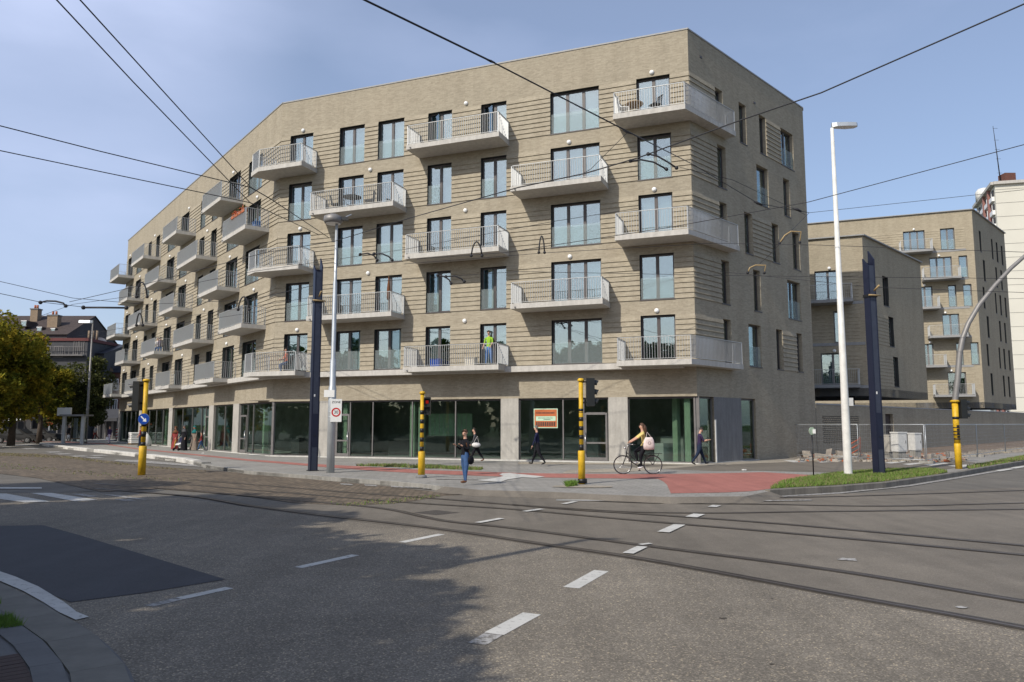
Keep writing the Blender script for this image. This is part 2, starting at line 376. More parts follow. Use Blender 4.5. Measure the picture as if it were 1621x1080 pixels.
def dup(root, loc, rz, label, group=None):
    def cp(o, par):
        c = o.copy(); COL.objects.link(c); c.parent = par
        for ch in o.children: cp(ch, c)
        return c
    r = cp(root, None); r.location = loc; r.rotation_euler = (0, 0, rz); r['label'] = label
    if group: r['group'] = group
    return r

# ------------------------------------------------------------------ the ground
def offset_line(pts, d):
    P = [Vector(p) for p in pts]; o = []
    for i in range(len(P)):
        t = (P[min(i+1, len(P)-1)]-P[max(i-1, 0)]).normalized(); o.append(P[i]+Vector((t.y, -t.x))*d)
    return o
def sheet(name, poly, z, mat, z0=None):
    mb = MB(); mb.prism(poly, z0, z, mat); return struct(name, mb)
mb = MB(); mb.quad([(-900, -300, -0.02), (900, -300, -0.02), (900, 2200, -0.02), (-900, 2200, -0.02)], 'lawn'); struct('ground', mb)
mb = MB()
mb.quad([(-160, -12, -0.006), (160, -12, -0.006), (160, 200, -0.006), (-160, 200, -0.006)], 'asphalt_road'); road = struct('road', mb)
# coarse dressing on the near carriageway
sheet('near_carriageway', GG([(-800, 1600), (2300, 1600), (2300, 1150), (1850, 1060), (1621, 1000), (1317, 944), (1021, 889), (848, 863), (685, 839), (600, 830), (504, 818), (392, 803), (300, 790), (150, 781), (0, 772), (-200, 762), (-700, 775)]), 0.000, 'asphalt_gritty')
sheet('tram_crossing_asphalt', GG([(2300, 1150), (1850, 1060), (1621, 1000), (1317, 944), (1021, 889), (848, 863), (685, 839), (600, 830), (504, 818), (392, 803), (470, 797), (560, 801), (640, 796), (705, 784), (780, 782), (900, 786), (1060, 790), (1180, 790), (1300, 783), (1621, 772), (2300, 760)]), 0.003, 'asphalt_tram')
sheet('asphalt_patch', GG([(-300, 840), (0, 833), (68, 832), (120, 846), (357, 918), (230, 939), (112, 954), (50, 930), (0, 906), (-300, 820)]), 0.006, 'asphalt_new')
sheet('asphalt_scar', GG([(655, 812), (690, 808), (728, 812), (690, 816)]), 0.007, 'asphalt_seam')
sheet('left_lane', GG([(-700, 752), (-200, 748), (0, 753), (60, 760), (150, 778), (80, 781), (0, 780), (-200, 778), (-700, 790)]), 0.004, 'asphalt_road')
tb = sheet('tram_bed', GG([(-700, 728), (0, 717), (60, 718), (100, 721), (240, 738), (370, 748), (480, 758), (600, 769), (690, 779), (755, 783), (705, 785), (640, 796), (560, 801), (470, 797), (400, 787), (300, 778), (250, 774), (160, 779), (60, 757), (0, 750), (-200, 740), (-700, 745)]), 0.008, 'cobbles')
# seams of darker asphalt and the steel rails
def strip(mb, pts, w, mat, z):
    P = [Vector((p[0], p[1])) for p in pts]; n = len(P); A, B = [], []
    for i in range(n):
        d = (P[min(i+1, n-1)] - P[max(i-1, 0)]).normalized(); q = Vector((-d.y, d.x))*w/2
        A.append(P[i]+q); B.append(P[i]-q)
    for i in range(n-1): mb.quad([(A[i].x, A[i].y, z), (B[i].x, B[i].y, z), (B[i+1].x, B[i+1].y, z), (A[i+1].x, A[i+1].y, z)], mat)
def smooth_line(pts, k=6):
    P = [Vector((p[0], p[1])) for p in pts]; out = []
    for i in range(len(P)-1):
        a, b, c, d = P[max(i-1, 0)], P[i], P[i+1], P[min(i+2, len(P)-1)]
        for j in range(k):
            t = j/k; out.append(0.5*((2*b)+(c-a)*t+(2*a-5*b+4*c-d)*t*t+(3*b-a-3*c+d)*t**3))
    out.append(P[-1]); return out
rails = [
 [(150, 774), (300, 786), (392, 801), (504, 816), (685, 837), (848, 861), (1021, 887), (1317, 941), (1621, 996), (2000, 1072)],
 [(150, 766), (300, 777), (457, 792), (600, 805), (700, 825), (811, 837), (1021, 865), (1317, 904), (1621, 954), (2000, 1012)],
 [(300, 768), (500, 785), (600, 793), (700, 800), (811, 807), (1000, 824), (1280, 848), (1621, 880), (2000, 918)],
 [(300, 760), (500, 776), (600, 784), (700, 791), (811, 800), (922, 809), (1021, 815), (1243, 831), (1621, 865), (2000, 900)],
 [(811, 800), (922, 807), (1021, 812), (1150, 813), (1280, 811), (1621, 807), (2100, 800)],
 [(700, 783), (850, 787), (1021, 790), (1150, 790), (1317, 787), (1450, 783), (1621, 777), (2100, 760)],
 [(880, 791), (1021, 797), (1200, 799), (1400, 802), (1621, 797), (2100, 785)],
]
for k, r in enumerate(rails):
    g = smooth_line(GG(r)); wide = 0.14 if k < 4 else 0.11
    mb = MB(); strip(mb, g, wide, 'asphalt_seam', 0.012); strip(mb, g, 0.062, 'rail_steel', 0.016)
    strip(mb, [p + Vector((0.035, 0.06)) for p in g], 0.03, 'black', 0.0185)
    struct('tram_rail', mb)
# joint filler lines between the asphalt fields
mb = MB()
for pts in ([(870, 861), (900, 900), (950, 1000)], ):
    pass
# painted markings
def paint(name, quads, mat='road_white', z=0.021):
    mb = MB()
    for q in quads: mb.prism(GG(q), None, z, mat)
    return struct(name, mb)
def dash(a, b, w, z=0.0205, mat='road_white'):
    if (a[1]+b[1])/2 > 800+0.0*a[0] and (a[1]+b[1])/2 > 829+(a[0]-600)*.135: z = .0045
    P, Q = G(*a), G(*b); mb = MB(); strip(mb, [P, (P+Q)/2, Q], w, mat, z); struct('lane_dash', mb)
for a, b, w in [((285, 948), (363, 931), .15), ((472, 899), (563, 879), .15), ((636, 859), (699, 846), .15), ((756, 829), (794, 822), .15),
                ((830, 811), (858, 807), .15), ((892, 799), (911, 795), .15)]: dash(a, b, w)
for a, b, w in [((782, 1004), (842, 972), .20), ((904, 931), (952, 904), .20), ((994, 878), (1017, 867), .17), ((1013, 864), (1030, 862), .1),
                ((1050, 844), (1076, 832), .22), ((1094, 820), (1107, 815), .25), ((1127, 804), (1135, 801), .2), ((1148, 791), (1156, 788), .2), ((1186, 779.5), (1196, 778), .2), ((1212, 775.5), (1220, 774), .2)]: dash(a, b, w)
dash((235, 960), (285, 948), .14, mat='road_white_worn'); dash((755, 1020), (782, 1004), .18, mat='road_white_worn')
paint('thin_edge_line', [[(880, 792.4), (1105, 793.4), (1105, 795.2), (880, 793.6)]])
paint('thin_edge_line', [[(1170, 794), (1285, 792.2), (1285, 793.6), (1170, 795.4)]], 'road_white_worn')
paint('stop_line', [[(-60, 772.4), (66, 772.6), (66, 774.8), (-60, 775)]])
for q in ([(-70, 781), (10, 782), (80, 794.5), (40, 796)], [(48, 781), (81, 780.8), (155, 792), (118, 794)], ): paint('zebra_bar', [q], 'road_white', .0085)
for q in ([(113, 782.5), (128, 782), (158, 786.5), (140, 787)], [(180, 791), (205, 790.5), (216, 793.5), (195, 793.5)], [(160, 783), (185, 784), (240, 792), (215, 791)], [(-200, 786), (-120, 786), (-30, 800), (-90, 801)]): paint('zebra_bar', [q], 'road_white_worn', .0085)
paint('edge_marking', [[(-120, 880), (0, 905.8), (24, 914), (61, 930), (102, 955), (121, 970), (140.5, 978), (120, 983), (92, 970), (69, 955), (37, 937), (0, 921), (-120, 890)]], 'road_white', .0105)
paint('pavement_arrow', [[(754, 768), (772, 766), (786, 763.5), (797, 760.5), (790, 758), (795, 756), (806, 755.4), (863, 761.5), (848, 763.8), (826, 762.6), (803, 766.5), (792, 770.8)]], 'road_white', 0.146)
paint('kerb_line', [[(690, 764), (755, 765), (758, 767), (690, 766)]], 'road_white_worn', 0.146)
paint('kerb_line', [[(640, 771), (735, 773), (740, 774.6), (640, 772.8)]], 'road_white_worn', 0.018)
for x in (560, 598, 640, 690): paint('lane_dash', [[(x-22, 766+(x-560)*.05), (x-4, 767+(x-560)*.05), (x, 769+(x-560)*.05), (x-20, 768+(x-560)*.05)]], 'road_white_worn', 0.018)
# zigzag hatching by the bus stop island
paint('bus_stop_marking', [[(3, 707), (48, 702.6), (62, 703.4), (20, 707.5), (4, 709)]], 'road_white_worn', 0.012)
for x, y in ((32, 710), (70, 715.5), (85, 718.5), (110, 722), (140, 721), (135, 724.5)): paint('bus_stop_marking', [[(x, y), (x+22, y-.6), (x+32, y+1), (x+9, y+1.6)]], 'road_white_worn', 0.012)
paint('lane_line', [[(185, 728), (225, 729), (330, 738), (600, 765), (600, 766), (325, 740), (180, 730)]], 'road_white_worn', 0.012)

# the far pavement, raised on its kerb
kerb = [(62, 703), (80, 705.5), (110, 709), (150, 713), (200, 718), (240, 722.3), (290, 728), (326, 736), (392, 745.6), (459, 750.5), (537, 756), (600, 760.5), (640, 763.5), (674, 766.5), (704, 770.5), (760, 776), (876, 779), (950, 783), (1060, 787), (1180, 786), (1217, 778)]
kg = GG(kerb, .13)
back = [(60, 62), (110, 130), (-120, 190)] + GG([(120, 690.5), (84, 697), (64, 700.5)])
island_front = GG([(1217, 778), (1245, 776), (1330, 771.5), (1400, 766), (1480, 755), (1518, 749), (1560, 741), (1621, 731), (1700, 722), (2200, 695)], .13)
pav = struct('pavement', (lambda b: (b.prism(kg + island_front[1:] + back, -0.02, 0.13, 'pavement_tiles', 'kerb_grey'), b)[1])(MB()))
# kerb stones, one by one
def kerb_run(pts, stone, width, hgt, mat, parent, name='kerb_stone', gap=0.012, off=0.0):
    P = [Vector(p) for p in pts]; L_ = [0]
    for i in range(1, len(P)): L_.append(L_[-1] + (P[i]-P[i-1]).length)
    def at(s):
        for i in range(1, len(P)):
            if s <= L_[i] or i == len(P)-1:
                t = (s - L_[i-1])/max(L_[i]-L_[i-1], 1e-6); return P[i-1].lerp(P[i], t), (P[i]-P[i-1]).normalized()
    n = int(L_[-1]/stone)
    for k in range(n):
        a, _ = at(k*stone); b, _ = at((k+1)*stone); d = (b-a).normalized(); q = Vector((-d.y, d.x)); c = (a+b)/2
        dz = R_.uniform(-.004, .006); hl = (b-a).length/2 - gap/2
        mb = MB(); m_ = mat[k % len(mat)] if isinstance(mat, list) else mat; bv = .018
        w2 = width/2
        prof = [(-w2, -.02), (-w2, hgt-bv), (-w2+bv, hgt), (w2, hgt), (w2, -.02)]
        for s_ in (-hl, hl): mb.v += [(s_, y, z) for y, z in prof]
        for i in range(4): mb.face((i, i+1, 6+i, 5+i)[::-1], m_)
        mb.face((0, 1, 2, 3, 4), m_); mb.face((9, 8, 7, 6, 5), m_)
        cc = c + q*(w2+off)
        ob(name, mb, parent, (cc.x, cc.y, dz), (0, 0, math.atan2(d.y, d.x)))
kerb_run(kg[0:8], 1.9, 0.40, 0.20, ['kerb_white', 'kerb_white', 'kerb_white', 'kerb_white', 'kerb_grey', 'kerb_white'], pav)
kerb_run(kg[7:15], 1.0, 0.32, 0.136, 'kerb_grey', pav)
mb = MB(); ko = offset_line(kg[13:], .0); ki = offset_line(kg[13:], .42)
for i in range(len(ko)-1):
    if i: mb.quad([(*ki[i], .006), (*ki[i+1], .006), (*ko[i+1], .1335), (*ko[i], .1335)], 'asphalt_tram')
struct('dropped_kerb', mb)
kerb_run(island_front, 1.0, 0.16, 0.175, 'kerb_dark', pav, off=-0.03)
# red cycle path
path = [(0, 698.5), (100, 699.4), (160, 701.6), (219, 710.2), (263, 714.6), (323, 720.6), (392, 727.3), (485, 734.2), (600, 740.2), (674, 744.6), (759, 747.0), (820, 749.2), (922, 750.6), (1042, 750.8), (1110, 750), (1171, 748.8), (1208, 747.9), (1285, 752.5),
        (1262, 759), (1240, 765), (1221, 774), (1190, 778), (1150, 780), (1062, 781.5), (1056, 768), (1050, 762.5), (1042, 758.4), (922, 757.2), (820, 755.6), (759, 753.6), (674, 750.2), (600, 746.2), (485, 737.6), (392, 729.8), (323, 722.6), (263, 716.2), (219, 711.8), (160, 703), (100, 700.4), (0, 699.3)]
sheet('cycle_path', GG(path, .13), 0.137, 'red_path')
sheet('forecourt', GG([(985, 737), (1105, 735.6), (1260, 727), (1300, 722), (1500, 726), (1560, 735), (1490, 744), (1400, 746), (1300, 748), (1210, 745.5), (1130, 746), (1010, 741)], .13), 0.134, 'asphalt_tram')
sheet('pale_strip', GG([(820, 735.2), (1105, 736.2), (1010, 741), (900, 744.5), (890, 749.6), (1000, 747), (1110, 738), (1180, 734.5), (1290, 730.2), (1500, 723), (1300, 718), (1200, 728), (1100, 733.6), (820, 732)], .13), 0.1385, 'sand')
for q in ([(1240, 733.5), (1262, 733.2), (1278, 736.5), (1256, 737)], [(1292, 735.5), (1334, 733.2), (1337, 734.6), (1300, 737.5)], [(1400, 737.5), (1432, 734.2), (1440, 735.2), (1410, 739)],
          [(1428, 740), (1466, 736.2), (1474, 737.2), (1440, 741.5)], [(1462, 741.2), (1494, 737.2), (1503, 738.4), (1475, 742.6)], [(1500, 743), (1546, 739.5), (1566, 741), (1520, 745)]):
    paint('crossing_bar', [q], 'road_white', 0.142)
paint('edge_line', [[(1180, 789), (1330, 780), (1440, 768), (1500, 758), (1621, 738), (1621, 740), (1505, 760), (1440, 770.5), (1330, 782), (1180, 790.5)]], 'road_white_worn', 0.012)
for x, y in ((1575, 745.5), (1600, 741)): paint('crossing_bar', [[(x, y), (x+22, y-3), (x+30, y-2), (x+8, y+1.6)]], 'road_white', 0.021)
# site ground behind the temporary fence
sheet('site_ground', GG([(1256, 727), (1400, 727), (1520, 722), (1621, 711), (1900, 695), (1500, 690), (1296, 716)], .13), 0.144, 'earth')

# ------------------------------------------------------------------ grass
def grass_patch(name, poly, zb, n, h, mats=('grass_blade',), seed=1, w=.012):
    r = random.Random(seed); xs = [p[0] for p in poly]; ys = [p[1] for p in poly]; mb = MB(); c = 0
    def inside(x, y):
        k = False; j = len(poly)-1
        for i in range(len(poly)):
            if (poly[i][1] > y) != (poly[j][1] > y) and x < (poly[j][0]-poly[i][0])*(y-poly[i][1])/(poly[j][1]-poly[i][1])+poly[i][0]: k = not k
            j = i
        return k
    t = 0
    while c < n and t < n*30:
        t += 1; x = r.uniform(min(xs), max(xs)); y = r.uniform(min(ys), max(ys))
        if not inside(x, y): continue
        if noise.noise(Vector((x*1.3, y*1.3, seed))) < -0.32: continue
        c += 1; a = r.uniform(0, PI); hh = h*r.uniform(.4, 1.25); dx, dy = math.cos(a)*w, math.sin(a)*w; ax, ay = r.gauss(0, .4)*hh, r.gauss(0, .4)*hh
        mb.quad([(x-dx, y-dy, zb), (x+dx, y+dy, zb), (x+ax, y+ay, zb+hh)], mats[r.randrange(len(mats))])
    return ob(name, mb, kind='stuff', label='short green grass', category='grass')
isl = [(1219, 776), (1235, 766), (1255, 761), (1290, 755.5), (1330, 750), (1400, 745), (1470, 744), (1494, 746), (1500, 748.5), (1480, 753), (1400, 763.5), (1330, 769), (1245, 774)]
sheet('verge_soil', GG(isl, .13), 0.165, 'grass_soil', 0.12)
g = grass_patch('grass', GG(isl, .13), 0.16, 26000, .09, ('grass_blade', 'grass_blade', 'grass_dry'), 3); g['label'] = 'bright green grass on the kerbed island under the white lamp post'
vs = [(1530, 740), (1560, 735), (1621, 723), (1700, 713), (1700, 718), (1621, 729), (1560, 740), (1536, 744)]
sheet('verge_soil', GG(vs, .13), 0.165, 'grass_soil', 0.12)
g = grass_patch('grass', GG(vs, .13), 0.16, 9000, .10, ('grass_dry', 'grass_blade'), 4, .02); g['label'] = 'dry patchy grass verge beside the right hand road'
g = grass_patch('weeds', GG([(560, 737.5), (640, 736.5), (700, 739), (765, 742.5), (760, 744.5), (700, 743), (620, 739.6)], .13), 0.13, 4000, .11, ('grass_blade', 'grass_dry'), 5, .02); g['label'] = 'strip of weeds between the red cycle path and the shopfront'
g = grass_patch('weeds', GG([(0, 717), (100, 722), (240, 739), (330, 747), (240, 742), (100, 726), (0, 722)]), 0.01, 1500, .05, ('grass_dry',), 6, .02); g['label'] = 'dry weeds along the far edge of the cobbled tram bed'
g = grass_patch('weeds', GG([(0, 733), (120, 745), (260, 757), (330, 764), (250, 762), (120, 752), (0, 741)]), 0.01, 300, .04, ('grass_dry', 'grass_blade'), 8, .02); g['label'] = 'weeds growing between the tram bed cobbles on the left'
g = grass_patch('weeds', GG([(520, 796), (600, 792), (690, 785), (700, 786), (620, 799), (540, 802)]), 0.01, 350, .035, ('grass_dry', 'grass_blade'), 9, .015); g['label'] = 'weeds at the near tip of the cobbled tram bed'
g = grass_patch('weeds', GG([(895, 768), (912, 766.5), (914, 770), (897, 772)], .13), 0.14, 500, .14, ('grass_blade',), 10, .015); g['label'] = 'small tuft of weeds at the foot of the middle traffic signal'
# near corner pavement, bottom left
simple('paver', (0.085, 0.058, 0.050), 0.9, var=0.4, scale=5, bump=0.4)
simple('kerb_near', (0.19, 0.18, 0.155), 0.9, var=0.3, scale=4, bump=0.5)
simple('slab_near', (0.15, 0.15, 0.148), 0.9, var=0.25, scale=4, bump=0.5)
near_out = GG([(-260, 846), (-100, 893), (0, 934), (40, 955), (70, 969), (95, 986), (125, 1003), (150, 1020), (172, 1039), (190, 1058), (205, 1080), (222, 1125), (240, 1200)])
near = sheet('corner_pavement', near_out + GG([(240, 2600), (-2500, 2600), (-1600, 1000)]), 0.080, 'slab_near', -0.02)
kerb_run(near_out[1:], 0.62, 0.30, 0.085, 'kerb_dark', near, gap=.006) if False else None
def ribbon_pieces(pts, d0, d1, step, z, mat, name, parent, gap=.008, i0=0.0, i1=None, var=0.0, cull=None):
    P = smooth_line(pts, 8); A, B = offset_line(P, d0+gap/2), offset_line(P, d1-gap/2)
    L_ = [0]
    for i in range(1, len(P)): L_.append(L_[-1]+(P[i]-P[i-1]).length)
    def on(Q, s):
        for i in range(1, len(P)):
            if s <= L_[i]: return Q[i-1].lerp(Q[i], (s-L_[i-1])/max(L_[i]-L_[i-1], 1e-6))
        return Q[-1]
    s = i0; end = i1 or L_[-1]
    while s + step < end:
        a, b, c, d = on(A, s+gap/2), on(A, s+step-gap/2), on(B, s+step-gap/2), on(B, s+gap/2)
        o = (a+b+c+d)/4
        if cull and not (cull[0] < o.x < cull[1] and cull[2] < o.y < cull[3]): s += step; continue
        zz = z + R_.uniform(-var, var); mb = MB()
        mb.prism([tuple(q-o) for q in (a, b, c, d)], 0.0, zz, mat); ob(name, mb, parent, (o.x, o.y, 0.0)); s += step
ribbon_pieces(near_out, 0.02, 0.38, 1.05, .100, 'kerb_near', 'kerb_stone', near, .006)
ribbon_pieces(near_out, 0.385, 0.60, 0.80, .096, 'slab_near', 'edging_stone', near, .006)
for k in range(4): ribbon_pieces(near_out, .605+k*.212, .813+k*.212, 0.105, .094, 'paver', 'paving_brick', near, .008, 0.0, None, .002, (-6.5, -.5, 2.0, 6.2))
gp = [tuple(q) for q in GG([(-60, 950), (0, 970), (12, 985), (22, 1000), (36, 1008), (0, 1014), (-80, 1016)])]
g = grass_patch('grass', gp, 0.09, 3500, .07, ('grass_blade',), 12, .004); g['label'] = 'tuft of grass on the near corner pavement at bottom left'
sheet('gutter_tar', [tuple(p) for p in offset_line(near_out, -0.03)] + [tuple(p) for p in offset_line(near_out, .01)][::-1], 0.010, 'asphalt_seam')
# litter, patches and a cover on the road
for k, (x, y, s_) in enumerate([(1145, 979, .05), (1222, 948, .025), (1222, 1052, .03)]):
    p = G(x, y); mb = MB(); pl = [(math.cos(a)*s_*R_.uniform(.6, 1), math.sin(a)*s_*.6*R_.uniform(.6, 1)) for a in [i*PI/4 for i in range(8)]]
    mb.prism([(p.x+q[0], p.y+q[1]) for q in pl], None, .004, 'asphalt_seam'); struct('tar_spot', mb)
for x, y, s_ in ((1343, 887, .16), (1521, 963, .08)):
    p = G(x, y); mb = MB(); mb.prism([(p.x+math.cos(a)*s_*R_.uniform(.5, 1.1), p.y+math.sin(a)*s_*R_.uniform(.5, 1.1)) for a in [i*PI/5 for i in range(10)]], None, .013, 'road_white_worn'); struct('paint_blot', mb)

# ------------------------------------------------------------------ the apartment building
Cc, Bc, Lc, Rc = Vector((8.19, 33.74)), Vector((-13.20, 42.06)), Vector((-38.62, 75.05)), Vector((16.97, 42.71))
ZT = 20.21
BO = Vector((0, 50, 0))
bld = thing('apartment_building', 'large buff brick apartment block with staggered concrete balconies over a glazed ground floor', 'building', tuple(BO))
class Fac:
    def __init__(s, P, Q):
        s.P = P; d = Q-P; s.len = d.length; s.d = d.normalized(); s.ang = math.atan2(s.d.y, s.d.x); s.n = Vector((-s.d.y, s.d.x))
    def loc(s, u=0, y=0, z=0, org=BO):
        p = s.P + s.d*u + s.n*y; return (p.x-org.x, p.y-org.y, z-org.z)
    def w(s, u, y): p = s.P + s.d*u + s.n*y; return (p.x, p.y)
FF, FL, FR = Fac(Bc, Cc), Fac(Lc, Bc), Fac(Cc, Rc)
LL = FL.len
def lint(k): return 6.83 + 2.84*(k-1)
def sill(k): return lint(k) - 2.12
def wall(fac, z0, z1, holes, ribs, parent, mat='brick_buff', reveal=.26, org=BO, name='wall', skips=(), dark=True):
    H = holes + ribs + list(skips)
    xs = sorted({0.0, round(fac.len, 4)} | {round(h[0], 4) for h in H} | {round(h[1], 4) for h in H})
    zs = sorted({z0, z1} | {round(h[2], 4) for h in H} | {round(h[3], 4) for h in H})
    mb = MB()
    for i in range(len(xs)-1):
        j = 0
        while j < len(zs)-1:
            cx = (xs[i]+xs[i+1])/2; free = lambda q: not any(h[0] < cx < h[1] and h[2] < (zs[q]+zs[q+1])/2 < h[3] for h in H)
            if not free(j): j += 1; continue
            e = j
            while e+1 < len(zs)-1 and free(e+1): e += 1
            mb.quad([(xs[i], 0, zs[j]), (xs[i+1], 0, zs[j]), (xs[i+1], 0, zs[e+1]), (xs[i], 0, zs[e+1])], mat); j = e+1
    for h in holes:
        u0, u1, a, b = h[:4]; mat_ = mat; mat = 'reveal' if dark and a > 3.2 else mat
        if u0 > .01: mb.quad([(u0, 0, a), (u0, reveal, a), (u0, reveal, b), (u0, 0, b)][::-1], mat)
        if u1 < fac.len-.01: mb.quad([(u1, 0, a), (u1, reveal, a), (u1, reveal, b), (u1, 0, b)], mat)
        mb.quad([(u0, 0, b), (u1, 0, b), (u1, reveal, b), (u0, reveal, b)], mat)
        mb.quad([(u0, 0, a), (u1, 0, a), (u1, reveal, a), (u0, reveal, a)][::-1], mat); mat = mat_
    return ob(name, mb, parent, fac.loc(0, 0, 0, org), (0, 0, fac.ang))
RIBC = {}
def rib_panel(fac, u0, u1, z0, z1, n, parent, mat='brick_buff', p=.045, org=BO):
    key = (round(u1-u0, 2), n, mat, round(z1-z0, 2))
    if key not in RIBC:
        mb = MB(); w = u1-u0; h = (z1-z0)/n
        for i in range(n):
            a, b = i*h, (i+1)*h
            mb.quad([(0, -p, a), (w, -p, a), (w, -.002, b), (0, -.002, b)], mat); mb.quad([(0, 0, a), (w, 0, a), (w, -p, a), (0, -p, a)], mat)
            mb.quad([(0, 0, a), (0, -p, a), (0, 0, b)], mat); mb.quad([(w, -p, a), (w, 0, a), (w, 0, b)], mat)
        RIBC[key] = mb.mesh('ribbed_brickwork')
    return ob('ribbed_brickwork', RIBC[key], parent, fac.loc(u0, 0, z0, org), (0, 0, fac.ang))
WC = {}
def cached(key, fn):
    if key not in WC: WC[key] = fn()
    return WC[key]
def boxmesh(name, *a):
    def f():
        mb = MB(); mb.box(*a); return mb.mesh(name)
    return cached((name,)+a, f)
def window(fac, u0, u1, z0, z1, n, parent, guard=True, open_sash=None, cur=None, org=BO, reveal=.26, fm='frame', fine=True):
    w, h = u1-u0, z1-z0; t = .085; y = reveal-.06
    def fr():
        mb = MB(); mb.box(0, t, y, y+.07, 0, h, fm); mb.box(w-t, w, y, y+.07, 0, h, fm); mb.box(t, w-t, y, y+.07, h-t, h, fm); mb.box(t, w-t, y, y+.07, 0, t, fm)
        for i in range(1, n): x = w*i/n; mb.box(x-.075, x+.075, y-.005, y+.07, t, h-t, fm)
        return mb.mesh('window')
    fo = ob('window', cached(('win', round(w, 2), round(h, 2), n, fm, reveal), fr), parent, fac.loc(u0, 0, z0, org), (0, 0, fac.ang))
    pw = w/n
    for i in range(n):
        x0 = i*pw + (t if i == 0 else .075); x1 = (i+1)*pw - (t if i == n-1 else .075)
        pm = boxmesh('pane', 0.0, round(x1-x0, 3), 0.0, 0.012, 0.0, round(h-2*t, 3), 'window_glass')
        rz = 0; yy = y+.03
        if open_sash == i: rz = -0.35; yy = y+.05
        if fine or True: ob('pane', pm, fo, (x0, yy, t), (0, 0, rz))
        c = cur[i] if cur else 'curtain'
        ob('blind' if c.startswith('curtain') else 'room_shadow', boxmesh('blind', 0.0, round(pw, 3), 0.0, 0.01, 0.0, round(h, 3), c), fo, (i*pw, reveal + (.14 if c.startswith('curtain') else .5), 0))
    if guard:
        gl = round((pw if n == 2 and guard == 'half' else w) - .04, 3)
        ob('glass_guard', boxmesh('glass_guard', 0.0, gl, 0.0, .014, 0.0, 1.0, 'frosted'), fo, (.02, .05, .03))
    ob('sill', boxmesh('sill', -0.03, round(w+.03, 3), -0.03, round(reveal, 3), -0.035, 0.012, fm), fo, (0, 0, 0))
    return fo
def balusters(mb, path, z0, z1, mat='rail', step=.115, dep=.045, th=.009):
    for a, b in zip(path[:-1], path[1:]):
        a, b = Vector(a), Vector(b); L_ = (b-a).length; d = (b-a)/L_; q = Vector((-d.y, d.x)); n = max(1, int(L_/step))
        for i in range(n+1):
            c = a + d*(L_*i/n); mb.obox((c.x, c.y, (z0+z1)/2), (d.x*th/2, d.y*th/2, 0), (q.x*dep/2, q.y*dep/2, 0), (0, 0, (z1-z0)/2), mat)
def handrail(mb, path, z, mat='rail', w=.05, t=.02):
    for a, b in zip(path[:-1], path[1:]):
        a, b = Vector(a), Vector(b); L_ = (b-a).length; d = (b-a)/L_; q = Vector((-d.y, d.x)); c = (a+b)/2
        mb.obox((c.x, c.y, z), (d.x*(L_/2+w/2), d.y*(L_/2+w/2), 0), (q.x*w/2, q.y*w/2, 0), (0, 0, t/2), mat)
def posts(mb, path, z0, z1, mat='rail', r=.022):
    for p in path: mb.box(p[0]-r, p[0]+r, p[1]-r, p[1]+r, z0, z1, mat)
def balcony_meshes(poly, path, thick=.24, rh=1.02, smat='concrete_slab', rmat='rail'):
    a = MB(); a.prism(poly, -thick, 0.0, smat, bottom=True)
    b = MB(); balusters(b, path, .05, rh-.02, rmat)
    c = MB(); handrail(c, path, rh, rmat); handrail(c, path, .06, rmat, .04, .015); posts(c, path, 0, rh, rmat)
    return a.mesh('balcony'), b.mesh('balusters'), c.mesh('handrail')
def balcony(fac, u0, u1, z, parent, depth=1.4, org=BO, thick=.24, rmat='rail', smat='concrete_slab'):
    w = round(u1-u0, 2); i = .05
    def mk():
        return balcony_meshes([(0, 0), (0, -depth), (w, -depth), (w, 0)], [(i, -.03), (i, -depth+i), (w-i, -depth+i), (w-i, -.03)], thick, smat=smat, rmat=rmat)
    me = cached(('balc', w, depth, thick, rmat, smat), mk)
    o = ob('balcony', me[0], parent, fac.loc(u0, 0, z, org), (0, 0, fac.ang))
    s_ = ob('balusters', me[1], o); s_['kind'] = 'stuff'; ob('handrail', me[2], o)
    ob('drain_spout', cached(('spout',), lambda: (lambda m_: (m_.tube([(0, 0, 0), (0, -.09, -.02)], .03, 'concrete_dark', 8), m_)[1])(MB()).mesh('drain_spout')), o, (.25, -depth, -.17))
    return o
def wrap_balcony(world_poly, world_path, z, parent, org=BO):
    loc = Vector((world_poly[1][0], world_poly[1][1]))
    me = balcony_meshes([(p[0]-loc.x, p[1]-loc.y) for p in world_poly], [(p[0]-loc.x, p[1]-loc.y) for p in world_path])
    o = ob('balcony', me[0], parent, (loc.x-org.x, loc.y-org.y, z)); s_ = ob('balusters', me[1], o); s_['kind'] = 'stuff'; ob('handrail', me[2], o); return o
def walllamp(fac, u, z, parent, org=BO, r=.12):
    def mk():
        mb = MB(); mb.lathe([(.09, 0), (.115, .02), (.10, .07), (.05, .11), (.005, .12)], 'lamp_white', 14); return mb.mesh('wall_lamp')
    ob('wall_lamp', cached(('wl',), mk), parent, fac.loc(u, 0, z, org), (PI/2, 0, fac.ang))

